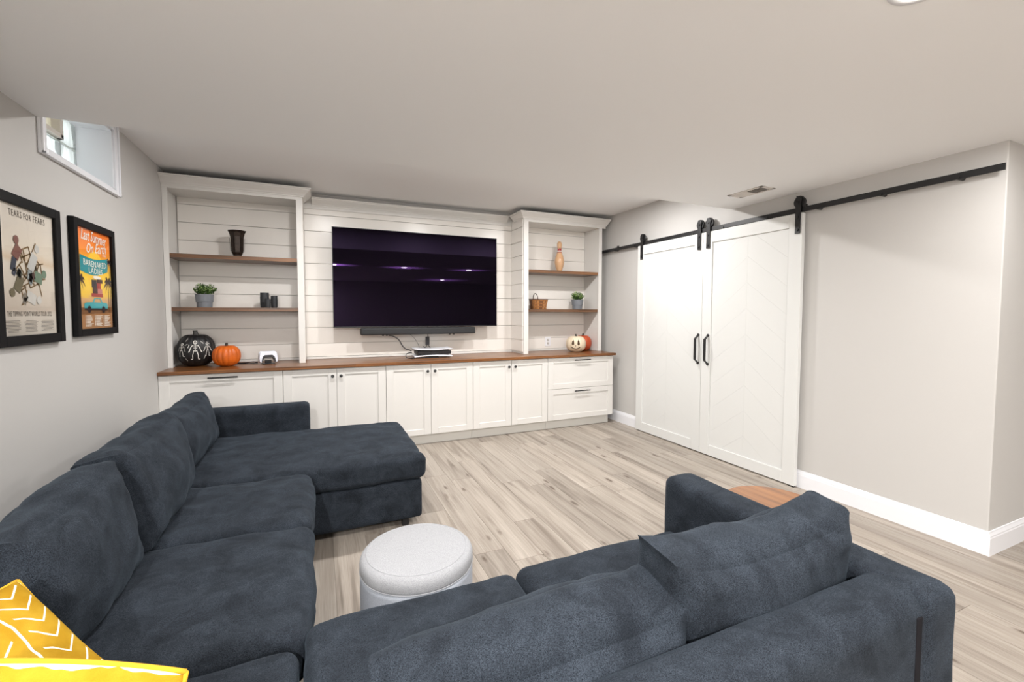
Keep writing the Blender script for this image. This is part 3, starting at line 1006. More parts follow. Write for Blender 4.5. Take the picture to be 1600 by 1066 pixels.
for (u0, u1, v0, v1), cc in zip(((0.38, 0.72, 0.325, 0.36), (0.42, 0.56, 0.36, 0.42), (0.56, 0.70, 0.36, 0.41), (0.40, 0.54, 0.42, 0.50), (0.54, 0.66, 0.41, 0.47), (0.55, 0.72, 0.47, 0.51)), (I_red, I_palm, I_pink, I_dk, I_red, I_palm)):
    obj('printed_luggage', poly2([(u0, v0), (u1, v0), (u1, v1), (u0, v1)], 4), cc, r)
obj('printed_cloud', poly2(ell(0.56, 0.525, 0.12, 0.018), 4), I_white, r)
b = MB()
random.seed(3)
for cI in range(3):
    for k in range(10):
        u0 = 0.22 + cI * 0.26
        v0 = 0.125 - k * 0.0115
        wdt = random.uniform(0.10, 0.2)
        b.add([pt2(u0, v0, 4), pt2(u0 + wdt, v0, 4), pt2(u0 + wdt, v0 + 0.006, 4), pt2(u0, v0 + 0.006, 4)], [(0, 1, 2, 3)])
        b.add([pt2(u0 - 0.035, v0, 4), pt2(u0 - 0.012, v0, 4), pt2(u0 - 0.012, v0 + 0.006, 4), pt2(u0 - 0.035, v0 + 0.006, 4)], [(0, 1, 2, 3)])
o = obj('printed_dates', b, I_white, r, recalc=False)

# poster 1: beige sheet with an invented tangle of chairs and figures
r, i = framed(-2.693, -2.1594, 1.2711, 1.9565, 0.046, 'framed beige concert poster with tumbling chairs and figures, left of the pair')
pw, ph = i[1] - i[0], i[3] - i[2]
t = NT('beige_print')
sx = t.n('SeparateXYZ'); t.l(t.tc.outputs['Object'], sx.inputs[0])
f = t.math('ADD', t.math('DIVIDE', sx.outputs[2], ph), t.math('MULTIPLY', t.noise(t.mapping((1, 4, 1)), 2.0, 3), 0.12))
c = t.ramp(f, (0.0, srgb(212, 206, 196)), (0.3, srgb(220, 212, 200)), (0.34, srgb(208, 196, 182)), (0.7, srgb(228, 220, 206)), (0.74, srgb(220, 200, 174)), (0.8, srgb(230, 220, 204)), (1.0, srgb(224, 216, 204)))
t.base(c); t.b.inputs['Roughness'].default_value = 0.6
obj('poster_sheet', MB().box(0.012, 0.0130, i[0], i[1], i[2], i[3]), t.M, r)
I_txt = ink('ink_umber', srgb(86, 78, 70))
obj('printed_title', CAT(CAT(text_mb('TEARS', 0.22 * pw, 0.030, lambda x, y: pt2(0.31 + x / pw, 0.915 + y / ph, 2), 0, 0.0, 1.25), text_mb('FOR', 0.13 * pw, 0.028, lambda x, y: pt2(0.52 + x / pw, 0.915 + y / ph, 2), 0, 0.0, 1.25)), text_mb('FEARS', 0.22 * pw, 0.030, lambda x, y: pt2(0.735 + x / pw, 0.915 + y / ph, 2), 0, 0.0, 1.25)), I_txt, r, recalc=False)
obj('printed_tour', text_mb('THE TIPPING POINT WORLD TOUR 2022', 0.80 * pw, 0.023, lambda x, y: pt2(0.5 + x / pw, 0.150 + y / ph, 2), 0, 0.0, 1.1), I_txt, r, recalc=False)
b = MB()
for cI in range(3):
    for k in range(9):
        wdt = random.uniform(0.16, 0.26)
        uc, v0 = 0.19 + cI * 0.31, 0.112 - k * 0.0105
        b.add([pt2(uc - wdt / 2, v0, 2), pt2(uc + wdt / 2, v0, 2), pt2(uc + wdt / 2, v0 + 0.0042, 2), pt2(uc - wdt / 2, v0 + 0.0042, 2)], [(0, 1, 2, 3)])
obj('printed_dates', b, ink('ink_grey', srgb(140, 132, 124)), r, recalc=False)


def stroke(pts, w, k):
    mb = MB()
    for (u0, v0), (u1, v1) in zip(pts, pts[1:]):
        dx, dy = (u1 - u0) * pw, (v1 - v0) * ph
        L = math.hypot(dx, dy)
        nx, ny = -dy / L * w / 2 / pw, dx / L * w / 2 / ph
        mb.add([pt2(u0 + nx, v0 + ny, k), pt2(u1 + nx, v1 + ny, k), pt2(u1 - nx, v1 - ny, k), pt2(u0 - nx, v0 - ny, k)], [(0, 1, 2, 3)])
    return mb


I_chair = ink('ink_chair', srgb(128, 104, 70))
chairs = MB()
random.seed(11)
for cu, cv, a in ((0.42, 0.68, 20), (0.62, 0.62, -35), (0.50, 0.50, 65), (0.34, 0.46, 130), (0.60, 0.40, 200), (0.44, 0.34, -70), (0.66, 0.50, 100), (0.52, 0.57, 10)):
    def ro(x, y, a=a, cu=cu, cv=cv):
        ca, sa = math.cos(R(a)), math.sin(R(a))
        return (cu + (x * ca - y * sa) / pw * 0.42, cv + (x * sa + y * ca) / ph * 0.42)
    for seg in (((-0.08, 0), (0.10, 0)), ((-0.08, 0.16), (-0.08, -0.14)), ((0.10, 0), (0.10, -0.14)), ((-0.06, 0.02), (-0.04, -0.13)), ((-0.08, -0.08), (0.10, -0.08))):
        q = stroke([ro(*seg[0]), ro(*seg[1])], 0.007, 3)
        chairs.add(q.v, q.f)
obj('printed_chairs', chairs, I_chair, r, recalc=False)
figs = (((0.30, 0.74), (0.40, 0.64), (0.26, 0.60), (0.22, 0.50), srgb(136, 96, 88), srgb(70, 74, 88)),
        ((0.66, 0.70), (0.58, 0.60), (0.52, 0.52), (0.50, 0.44), srgb(206, 206, 202), srgb(150, 158, 158)),
        ((0.78, 0.50), (0.70, 0.40), (0.60, 0.48), (0.50, 0.46), srgb(120, 142, 122), srgb(92, 72, 68)),
        ((0.20, 0.33), (0.34, 0.36), (0.36, 0.46), (0.30, 0.50), srgb(120, 112, 90), srgb(86, 88, 76)),
        ((0.66, 0.28), (0.54, 0.27), (0.44, 0.32), (0.38, 0.28), srgb(214, 212, 206), srgb(140, 132, 120)))
for hd, sh, hip, ft, c1, c2 in figs:
    pid = str(int(hd[0] * 100))
    obj('printed_figure', poly2(ell(hd[0], hd[1], 0.045, 0.034, 12), 5).add(*(lambda q: (q.v, q.f))(stroke([((hd[0] + sh[0]) / 2, (hd[1] + sh[1]) / 2), hip], 0.052, 4))), ink('ink_shirt', c1), r, recalc=False)
    obj('printed_trousers', stroke([hip, ft, (ft[0] + 0.05, ft[1] - 0.02)], 0.034, 4), ink('ink_trousers', c2), r, recalc=False)

# ------------------------------------------------------------------ shelf objects
M_bronze = mat('dark_bronze', srgb(52, 42, 36), 0.32, 0.5, var=0.35, vscale=40, bump=0.3, bscale=60)
vz = thing('flared_vase', 'dark bronze panelled vase with flared rim on the upper left shelf', 'vase', (0.548, -0.18, 1.966))
prof = [(0.046, 0), (0.048, 0.008), (0.040, 0.018), (0.038, 0.026), (0.045, 0.036), (0.052, 0.050), (0.056, 0.10), (0.058, 0.16), (0.062, 0.205), (0.072, 0.24), (0.084, 0.262), (0.080, 0.264), (0.056, 0.21), (0.05, 0.10), (0.04, 0.05)]
q = Matrix.Translation((0.548, -0.18, 1.966)) @ Matrix.Rotation(R(22.5 + 10), 4, 'Z')
obj('body', MB().lathe(prof, n=8, M=q), M_bronze, vz, 0.002)
b = MB()
for k in range(8):
    a = 2 * PI * (k + 0.5) / 8
    qq = q @ Matrix.Rotation(a, 4, 'Z') @ Matrix.Translation((0.0525, 0, 0)) @ Matrix.Rotation(R(3), 4, 'Y')
    b.box(0, 0.0025, -0.014, 0.014, 0.06, 0.19, qq)
obj('relief_panels', b, M_bronze, vz, 0.001)

M_pot = mat('grey_pot', srgb(118, 122, 128), 0.5)
M_soil = mat('soil', srgb(48, 38, 30), 0.95, var=0.3, vscale=60)
M_leaf1 = mat('leaf_green', srgb(72, 104, 46), 0.5, var=0.35, vscale=30)
M_leaf2 = mat('leaf_pale', srgb(168, 192, 122), 0.5, var=0.25, vscale=30)


def potted(x, y, z, seed, label, rad=0.077, hgt=0.126):
    r = thing('potted_plant', label, 'plant', (x, y, z), 'potted plants on the shelves')
    k = rad / 0.077
    obj('pot', MB().lathe([(0.063 * k, 0), (0.066 * k, hgt * 0.42), (0.071 * k, hgt * 0.43), (rad, hgt), (rad - 0.005, hgt), (0.066 * k, hgt - 0.02)], (x, y, z), 36), M_pot, r, smooth=False)
    obj('soil', MB().lathe([(0.068 * k, 0), (0.068 * k, 0.004)], (x, y, z + hgt - 0.018), 24), M_soil, r)
    rnd = random.Random(seed)
    g1, g2 = MB(), MB()
    stems = MB()
    for s in range(64):
        a = rnd.uniform(0, 2 * PI)
        rr = 0.098 * math.sqrt(rnd.random())
        hh = 0.122 * math.sqrt(max(0.05, 1 - (rr / 0.115) ** 2)) * rnd.uniform(0.6, 1.05)
        base = Vector((x + 0.4 * rr * math.cos(a), y + 0.4 * rr * math.sin(a), z + hgt - 0.018))
        tip = Vector((x + rr * math.cos(a), y + rr * math.sin(a), z + hgt - 0.01 + hh))
        stems.tube([base, (base + tip) / 2 + Vector((0, 0, 0.006)), tip], 0.0011, 4)
        for q in range(9):
            tt = rnd.uniform(0.35, 1.0)
            p = base.lerp(tip, tt)
            d = Vector((rnd.uniform(-1, 1), rnd.uniform(-1, 1), rnd.uniform(-0.1, 0.9))).normalized()
            L, wd = rnd.uniform(0.016, 0.026), rnd.uniform(0.006, 0.009)
            sd = d.cross(Vector((0, 0, 1)))
            if sd.length < 0.1: sd = Vector((1, 0, 0))
            sd.normalize()
            up_ = sd.cross(d) * 0.15 * L
            g = g2 if (rnd.random() < 0.42 and tt > 0.6) else g1
            g.add([p, p + d * L * 0.45 + sd * wd - up_, p + d * L, p + d * L * 0.45 - sd * wd - up_, p + d * L * 0.5 + up_], [(0, 1, 4), (1, 2, 4), (2, 3, 4), (3, 0, 4)])
    obj('stems', stems, M_leaf1, r)
    o = obj('foliage', g1, M_leaf1, r, recalc=False); o['kind'] = 'stuff'
    o = obj('pale_foliage', g2, M_leaf2, r, recalc=False); o['kind'] = 'stuff'


potted(0.264, -0.18, 1.474, 4, 'small bushy plant in a grey pot on the lower left shelf')
potted(4.475, -0.18, 1.4765, 9, 'small bushy plant in a grey pot on the lower right shelf', 0.079, 0.128)

M_char = mat('charcoal_ceramic', srgb(50, 52, 55), 0.55, var=0.15, vscale=30, bump=0.2, bscale=120)
for (x, y, rad, h), lb in (((0.772, -0.175, 0.040, 0.152), 'tallest of three charcoal candle holders on the lower left shelf'),
                           ((0.806, -0.255, 0.026, 0.088), 'shortest of three charcoal candle holders, in front'),
                           ((0.858, -0.18, 0.0305, 0.122), 'medium charcoal candle holder, right of the three')):
    r = thing('candle_holder', lb, 'candle holder', (x, y, 1.474), 'charcoal candle holders')
    obj('body', MB().lathe([(rad * 0.86, 0), (rad * 0.93, h * 0.2), (rad, h * 0.75), (rad * 1.0, h), (rad * 0.86, h), (rad * 0.84, h - 0.012), (0.0, h - 0.012)], (x, y, 1.474), 28), M_char, r, 0.002)
    b = MB()
    for k in range(10):
        a = 2 * PI * k / 10
        b.box(rad * 0.90, rad * 0.985, -0.0015, 0.0015, h * 0.06, h * 0.72, Matrix.Translation((x, y, 1.474)) @ Matrix.Rotation(a, 4, 'Z') @ Matrix.Rotation(R(1.2), 4, 'Y'))
    obj('incised_lines', b, M_char, r)

# pin
M_pin = mat('maple_lacquer', srgb(206, 164, 124), 0.28, var=0.08, vscale=10, coat=0.4)
M_red = mat('red_stripe', srgb(150, 24, 30), 0.3)
pn = thing('bowling_pin', 'wooden bowling pin with red neck stripes on the upper right shelf', 'bowling pin', (4.192, -0.18, 1.966))
PP = [(0.029, 0), (0.031, 0.006), (0.040, 0.03), (0.0535, 0.07), (0.062, 0.11), (0.0635, 0.135), (0.060, 0.165), (0.050, 0.205), (0.037, 0.24), (0.028, 0.268), (0.0245, 0.29), (0.0265, 0.31), (0.031, 0.335), (0.033, 0.355), (0.031, 0.375), (0.024, 0.39), (0.013, 0.3985), (0.0, 0.4005)]


def pin_r(z):
    for (r0, z0), (r1, z1) in zip(PP, PP[1:]):
        if z0 <= z <= z1: return r0 + (r1 - r0) * (z - z0) / (z1 - z0)


ob = obj('body', MB().lathe(PP, (4.192, -0.18, 1.966), 36), M_pin, pn, smooth=True)
for z0, z1, cc in ((0.252, 0.262, M_red), (0.276, 0.300, M_red), (0.262, 0.276, mat('white_stripe', srgb(230, 222, 210), 0.3))):
    obj('stripe', MB().lathe([(pin_r(z) + 0.0008, z) for z in (z0, (z0 + z1) / 2, z1)], (4.192, -0.18, 1.966), 36, cap=False), cc, pn, smooth=True)
b = MB()
for k in range(7):
    a0 = -PI / 2 - 0.45 + k * (2 * PI / 7)
    vs = []
    for da, z in ((-0.3, 0.299), (0.3, 0.299), (0.0, 0.318)):
        rr = pin_r(z) + 0.001
        vs.append((4.192 + rr * math.cos(a0 + da), -0.18 + rr * math.sin(a0 + da), 1.966 + z))
    b.add(vs, [(0, 1, 2)])
obj('crown_mark', b, M_red, pn, recalc=False)
b = MB()
for k, (da, h) in enumerate(((-0.20, 0.010), (-0.09, 0.007), (0.0, 0.008), (0.09, 0.006), (0.18, 0.007), (0.27, 0.006), (0.36, 0.007))):
    a = -PI / 2 - 0.25 + da
    z0 = 0.170
    vs = [(4.192 + (pin_r(z) + 0.001) * math.cos(a + e_), -0.18 + (pin_r(z) + 0.001) * math.sin(a + e_), 1.966 + z) for e_, z in ((-0.03, z0), (0.03, z0), (0.03, z0 + h), (-0.03, z0 + h))]
    b.add(vs, [(0, 1, 2, 3)])
obj('faded_mark', b, M_red, pn, recalc=False)

# basket
M_wick = mat('wicker', srgb(150, 98, 50), 0.5, var=0.3, vscale=60)
M_wick2 = mat('wicker_dark', srgb(96, 58, 30), 0.5, var=0.2)
bk = thing('woven_basket', 'small woven wooden basket with a thin handle on the lower right shelf', 'basket', (3.88, -0.18, 1.474))
bx, by, bz = 3.88, -0.19, 1.4745


def bpt(u, k, off=0):
    """point on the basket flank: u around (0..1), k height 0..1"""
    hx, hy = 0.090 + 0.022 * k + off, 0.062 + 0.014 * k + off
    a = 2 * PI * u
    c_, s_ = math.cos(a), math.sin(a)
    e_ = 0.45
    return Vector((bx + hx * math.copysign(abs(c_) ** e_, c_), by + hy * math.copysign(abs(s_) ** e_, s_), bz + 0.124 * k))


obj('base', MB().box(bx - 0.088, bx + 0.088, by - 0.06, by + 0.06, bz, bz + 0.005), M_wick2, bk)
NS = 40
for row in range(6):
    mb = MB()
    k0, k1 = row / 6 + 0.012, (row + 1) / 6 - 0.012
    for s in range(NS):
        u0, u1 = s / NS, (s + 1) / NS
        o0 = 0.004 * (1 if (s + row) % 2 else -0.2)
        o1 = 0.004 * (1 if (s + 1 + row) % 2 else -0.2)
        mb.add([bpt(u0, k0, o0), bpt(u1, k0, o1), bpt(u1, k1, o1), bpt(u0, k1, o0), bpt(u0, k0, o0 - 0.003), bpt(u1, k0, o1 - 0.003), bpt(u1, k1, o1 - 0.003), bpt(u0, k1, o0 - 0.003)],
               [(0, 1, 2, 3), (4, 7, 6, 5), (0, 4, 5, 1), (3, 2, 6, 7)])
    obj('weaver', mb, M_wick if row % 2 else mat('wicker_mid', srgb(172, 118, 62), 0.5, var=0.3, vscale=60), bk)
mb = MB()
for s in range(0, NS, 2):
    u0, u1 = (s - 0.32) / NS, (s + 0.32) / NS
    mb.add([bpt(u0, 0, 0.0015), bpt(u1, 0, 0.0015), bpt(u1, 1, 0.0015), bpt(u0, 1, 0.0015)], [(0, 1, 2, 3)])
obj('stakes', mb, M_wick2, bk, recalc=False)
obj('rim', MB().tube([bpt(s / 40, 1, 0.003) for s in range(41)], 0.006, 6), M_wick2, bk)
hp = [Vector((3.838 - 0.006 * math.sin(PI * k / 16), by - 0.066 * math.cos(PI * k / 16), bz + 0.115 + 0.085 * math.sin(PI * k / 16) ** 0.7)) for k in range(17)]
obj('handle', MB().tube(hp, 0.0048, 6), mat('handle_dark', srgb(60, 36, 24), 0.5), bk)
jr = thing('small_jar', 'small dark glass jar half hidden behind the frame, left of the basket', 'jar', (3.715, -0.15, 1.474))
M_jar = mat('jar_glass', srgb(120, 84, 78), 0.15, var=0.3, vscale=30)
obj('body', MB().lathe([(0.030, 0), (0.036, 0.006), (0.036, 0.06), (0.026, 0.075), (0.026, 0.085)], (3.715, -0.15, 1.4745), 24), M_jar, jr, smooth=False)
obj('lid', MB().lathe([(0.028, 0), (0.028, 0.014), (0.025, 0.016)], (3.715, -0.15, 1.4745 + 0.0852), 24), M_white, jr)

# outlet
ou = thing('wall_outlet', 'white double power outlet on the shiplap behind the white pumpkin', 'outlet', (4.12, 0.0, 1.035))
obj('cover_plate', MB().box(4.078, 4.162, -0.007, -0.0005, 0.975, 1.097), M_trim, ou, 0.003)
M_slot = mat('slot', (0.02, 0.02, 0.02), 0.6)
for dz in (-0.022, 0.022):
    s_ = obj('socket', MB().box(4.101, 4.139, -0.010, -0.006, 1.036 + dz - 0.017, 1.036 + dz + 0.017), mat('socket_face', srgb(216, 214, 210), 0.4), ou, 0.004)
    obj('slots', MB().box(4.110, 4.113, -0.0108, -0.0098, 1.036 + dz - 0.004, 1.036 + dz + 0.008).box(4.126, 4.129, -0.0108, -0.0098, 1.036 + dz - 0.004, 1.036 + dz + 0.008).box(4.117, 4.123, -0.0108, -0.0098, 1.036 + dz - 0.013, 1.036 + dz - 0.008), M_slot, s_)


# ------------------------------------------------------------------ pumpkins
def pump_r(a, v, ribs, depth, rx, h, sq=2.3):
    """radius and height of the pumpkin surface; v in -1..1 (bottom..top)"""
    s = math.sin(v * PI / 2)
    c_ = max(0.0, math.cos(v * PI / 2)) ** (2 / sq)
    rib = 1 - depth * (1 - abs(math.cos(a * ribs / 2)) ** 0.6)
    r_ = rx * c_ * rib + 0.0
    z = h / 2 + h / 2 * math.copysign(abs(s) ** (2 / sq) if abs(s) > 0 else 0, s)
    dim = math.exp(-((r_ / rx) / 0.30) ** 2)
    z += (-0.11 * h * dim if v > 0 else 0.05 * h * dim)
    return r_, z


def pumpkin(x, y, rx, h, stem, m, ms, label, ribs=14, depth=0.07, ph=0.0, name='pumpkin'):
    r = thing(name, label, 'pumpkin', (x, y, 0.914))
    n, k = 112, 30
    vs, fs = [], []
    for j in range(k + 1):
        v = -1 + 2 * j / k
        for q in range(n):
            a = 2 * PI * q / n
            rr, z = pump_r(a + ph, v, ribs, depth, rx, h)
            vs.append((x + rr * math.cos(a), y + rr * math.sin(a), 0.9142 + z))
    zm = min(v[2] for v in vs)
    vs = [(a, b_, c_ - zm + 0.9142) for a, b_, c_ in vs]
    for j in range(k):
        for q in range(n):
            p = (q + 1) % n
            fs.append((j * n + q, j * n + p, (j + 1) * n + p, (j + 1) * n + q))
    obj('flesh', MB().add(vs, fs), m, r, smooth=True)
    zt = 0.9142 + h * 0.85
    sr = stem[0]
    st = []
    mb = MB()
    for j in range(8):
        tt = j / 7
        rad = sr * (1.55 - 0.75 * tt ** 0.5 + (0.12 if j == 7 else 0))
        for q in range(10):
            a = 2 * PI * q / 10
            rr = rad * (1 + 0.12 * (q % 2))
            st.append((x + stem[2] * tt ** 2 + rr * math.cos(a), y + rr * math.sin(a), zt + (stem[1] + h * 0.10) * tt))
    sf = [(j * 10 + q, j * 10 + (q + 1) % 10, (j + 1) * 10 + (q + 1) % 10, (j + 1) * 10 + q) for j in range(7) for q in range(10)] + [tuple(range(70, 80))]
    obj('stem', mb.add(st, sf), ms, r, smooth=False)
    r_off = 1.8284 - zm

    def surf(u, zz, off=0.0012):
        """u = angle offset from the camera-facing meridian, zz = height above the base"""
        lo, hi = -1.0, 1.0
        fa = math.atan2(CAM.y - y, CAM.x - x) + u
        for _ in range(30):
            mid = (lo + hi) / 2
            if mid < 0.96 and pump_r(fa + ph, mid, ribs, depth, rx, h)[1] < zz: lo = mid
            else: hi = mid
        rr, z = pump_r(fa + ph, lo, ribs, depth, rx, h)
        rr += off
        return Vector((x + rr * math.cos(fa), y + rr * math.sin(fa), z + r_off + off * 0.3))
    return r, surf


def surf_poly(surf, pts, off=0.0015):
    """triangle fan draped on the surface around the centroid, with one inner ring"""
    n = len(pts)
    cu, cv = sum(p[0] for p in pts) / n, sum(p[1] for p in pts) / n
    mb = MB()
    rings = []
    for k in (1.0, 0.66, 0.33):
        rings.append([surf(cu + (u - cu) * k, cv + (v - cv) * k, off) for u, v in pts])
    vs = rings[0] + rings[1] + rings[2] + [surf(cu, cv, off)]
    fs = []
    for q in range(2):
        fs += [(q * n + i_, q * n + (i_ + 1) % n, (q + 1) * n + (i_ + 1) % n, (q + 1) * n + i_) for i_ in range(n)]
    fs += [(2 * n + i_, 2 * n + (i_ + 1) % n, 3 * n) for i_ in range(n)]
    return mb.add(vs, fs)


def surf_stroke(surf, pts, w, rad, off=0.0014):
    """strip of width w (metres) along (angle, height) points"""
    mb = MB()
    dense = []
    for (u0, v0), (u1, v1) in zip(pts, pts[1:]):
        n = max(2, int(math.hypot((u1 - u0) * rad, v1 - v0) / 0.006))
        for k in range(n): dense.append((u0 + (u1 - u0) * k / n, v0 + (v1 - v0) * k / n))
    dense.append(pts[-1])
    vs = []
    for k, (u, v) in enumerate(dense):
        a, c_ = dense[max(0, k - 1)], dense[min(len(dense) - 1, k + 1)]
        dx, dy = (c_[0] - a[0]) * rad, c_[1] - a[1]
        L = math.hypot(dx, dy) or 1
        nx, ny = -dy / L * w / 2, dx / L * w / 2
        vs += [surf(u + nx / rad, v + ny, off), surf(u - nx / rad, v - ny, off)]
    fs = [(2 * k, 2 * k + 1, 2 * k + 3, 2 * k + 2) for k in range(len(dense) - 1)]
    return mb.add(vs, fs)


M_pblack = mat('pumpkin_black', (0.010, 0.010, 0.011), 0.45, bump=0.2, bscale=40)
M_porange = mat('pumpkin_orange', srgb(206, 98, 22), 0.42, var=0.12, vscale=12, bump=0.15, bscale=40)
M_pwhite = mat('pumpkin_white', srgb(224, 208, 182), 0.45, var=0.05, vscale=12, bump=0.1, bscale=40)
M_pred = mat('pumpkin_red', srgb(184, 76, 40), 0.5, var=0.1, vscale=12, bump=0.15, bscale=40)
M_stem = mat('dark_stem', srgb(46, 40, 34), 0.7, var=0.2, vscale=30)
M_bone = mat('painted_bone', srgb(228, 226, 220), 0.55)

r, sf = pumpkin(0.190, -0.202, 0.157, 0.325, (0.020, 0.030, -0.006), M_pblack, mat('black_stem', (0.03, 0.027, 0.024), 0.6), 'large black pumpkin painted with white skeletons, left end of the counter', depth=0.05)
bones = MB()


def bone(pts, w): q = surf_stroke(sf, pts, w * 0.75, 0.15); bones.add(q.v, q.f)


def skeleton(u, z, s, lean=0.0, sway=0):
    """u angle, z base height, s scale (metres tall)"""
    P_ = lambda x_, y_: (u + (0.80 * x_ + lean * y_) * s / 0.15, z + y_ * s)
    hd = [P_(0.10 * math.cos(2 * PI * k / 10), 0.90 + 0.085 * math.sin(2 * PI * k / 10)) for k in range(11)]
    bone(hd, 0.05 * s); bone([P_(-0.05, 0.90), P_(0.05, 0.90)], 0.03 * s); bone([P_(0.0, 0.86), P_(0.0, 0.80)], 0.06 * s)
    bone([P_(0, 0.81), P_(0, 0.48)], 0.035 * s)
    for k, w in enumerate((0.13, 0.12, 0.10)): bone([P_(-w, 0.73 - 0.07 * k), P_(0, 0.71 - 0.07 * k), P_(w, 0.73 - 0.07 * k)], 0.03 * s)
    bone([P_(-0.10, 0.47), P_(0, 0.44), P_(0.10, 0.47)], 0.06 * s)
    for sg in (-1, 1):
        bone([P_(sg * 0.14, 0.76), P_(sg * 0.24, 0.62), P_(sg * (0.30 + sway * 0.1), 0.46)], 0.045 * s)
        bone([P_(sg * 0.30, 0.46), P_(sg * 0.36, 0.38)], 0.06 * s)
        bone([P_(sg * 0.08, 0.44), P_(sg * 0.15, 0.22), P_(sg * 0.16, 0.02)], 0.05 * s)
        bone([P_(sg * 0.15, 0.01), P_(sg * 0.27, 0.0)], 0.05 * s)


skeleton(-0.06, 0.085, 0.175)
skeleton(0.60, 0.112, 0.125, -0.02)
skeleton(-0.84, 0.112, 0.125, 0.06)
for u, z, du, dz in ((0.26, 0.250, 0.10, -0.016), (0.62, 0.245, 0.11, -0.02), (0.80, 0.172, 0.05, -0.016), (0.40, 0.090, 0.06, 0.028), (-0.62, 0.255, 0.10, 0.02), (-0.60, 0.215, 0.13, 0.012), (-0.42, 0.195, 0.05, 0.024), (-0.60, 0.090, 0.08, -0.016)):
    bone([(u, z), (u + du, z + dz)], 0.0055)
    bone([(u - 0.02, z + 0.003), (u + 0.02, z - 0.003)], 0.005)
    bone([(u + du - 0.02, z + dz + 0.003), (u + du + 0.02, z + dz - 0.003)], 0.005)
o = obj('painted_skeletons', bones, M_bone, r, recalc=False)
o['kind'] = 'stuff'
pumpkin(0.455, -0.325, 0.118, 0.212, (0.012, 0.020, 0.004), M_porange, M_stem, 'glossy orange pumpkin beside the large black pumpkin on the counter', 15, 0.08, 0.3)
r, sf = pumpkin(4.372, -0.315, 0.131, 0.225, (0.010, 0.018, -0.004), M_pwhite, M_stem, 'cream pumpkin with a dark carved smiling face, right end of the counter', 13, 0.05, 0.1)
M_carve = mat('carved_dark', srgb(74, 52, 28), 0.7)
for sg in (-1, 1):
    obj('eye', surf_poly(sf, [(sg * 0.28 - 0.13, 0.112), (sg * 0.28 - 0.10, 0.150), (sg * 0.28 - sg * 0.03, 0.172), (sg * 0.28 + 0.10, 0.150), (sg * 0.28 + 0.13, 0.112), (sg * 0.28, 0.100)]), M_carve, r, recalc=False)
obj('nose', surf_poly(sf, [(-0.05, 0.088), (0.05, 0.088), (0, 0.105)]), M_carve, r, recalc=False)
arc = [(-0.46 + 0.92 * k / 16, 0.052 + 0.026 * ((k - 8) / 8) ** 2) for k in range(17)]
sm = surf_stroke(sf, arc, 0.012, 0.13)
obj('mouth', sm, M_carve, r, recalc=False)
pumpkin(4.575, -0.165, 0.118, 0.222, (0.011, 0.022, 0.003), M_pred, M_stem, 'reddish orange pumpkin tucked behind the cream pumpkin', 14, 0.07, 0.2)

# ------------------------------------------------------------------ game controllers on a dock
M_pad = mat('pad_white', srgb(222, 226, 236), 0.4)
dk = thing('charging_dock', 'black charging dock on the counter under two white controllers', 'dock', (0.80, -0.29, 0.914))
cM = Matrix.Translation((0.80, -0.285, 0.9142)) @ Matrix.Rotation(R(14), 4, 'Z')
obj('base', MB().box(-0.055, 0.055, -0.05, 0.055, 0, 0.008, cM), M_blackpl, dk, 0.003)
obj('post', MB().box(-0.03, 0.03, -0.012, 0.012, 0.008, 0.038, cM), M_blackpl, dk, 0.004)


def controller(yo, label):
    r = thing('game_controller', label, 'controller', tuple(cM @ Vector((0, yo, 0.02))), 'white game controllers')
    q = cM @ Matrix.Translation((0, yo, 0.026)) @ Matrix.Rotation(R(76), 4, 'X')
    out = [(-0.040, 0.098), (0.040, 0.098), (0.062, 0.100), (0.074, 0.088), (0.079, 0.060), (0.082, 0.025), (0.078, -0.008), (0.066, -0.014), (0.056, -0.004), (0.044, 0.026), (0.032, 0.040), (-0.032, 0.040),
           (-0.044, 0.026), (-0.056, -0.004), (-0.066, -0.014), (-0.078, -0.008), (-0.082, 0.025), (-0.079, 0.060), (-0.074, 0.088), (-0.062, 0.100)]
    obj('shell', MB().prism(out, 0.034, q @ Matrix.Translation((0, 0, -0.017))), M_pad, r, 0.010, True, seg=3)
    inn = [(-0.034, 0.062), (0.034, 0.062), (0.050, 0.048), (0.060, 0.020), (0.064, -0.010), (0.056, -0.003), (0.044, 0.025), (0.032, 0.038), (-0.032, 0.038), (-0.044, 0.025), (-0.056, -0.003), (-0.064, -0.010), (-0.060, 0.020), (-0.050, 0.048)]
    fp = MB()
    vs = [(x_, y_, 0.0178) for x_, y_ in inn] + [(x_, y_, -0.002) for x_, y_ in inn]
    n = len(inn)
    fp.add(vs, [(0, 1, 2, 7, 8, 13), (2, 3, 6, 7), (3, 4, 5, 6), (13, 8, 9, 12), (12, 9, 10, 11)] + [(a, (a + 1) % n, n + (a + 1) % n, n + a) for a in range(n)], q)
    obj('front_trim', fp, M_blackpl, r)
    for sx_ in (-0.030, 0.030):
        obj('thumb_stick', MB().lathe([(0.006, 0), (0.006, 0.008), (0.010, 0.009), (0.010, 0.012)], n=16, M=q @ Matrix.Translation((sx_, 0.047, 0.0175))), M_blackpl, r)
    obj('touch_pad', MB().box(-0.030, 0.030, 0.064, 0.092, 0.016, 0.0185, q), M_white, r, 0.002)
    return r


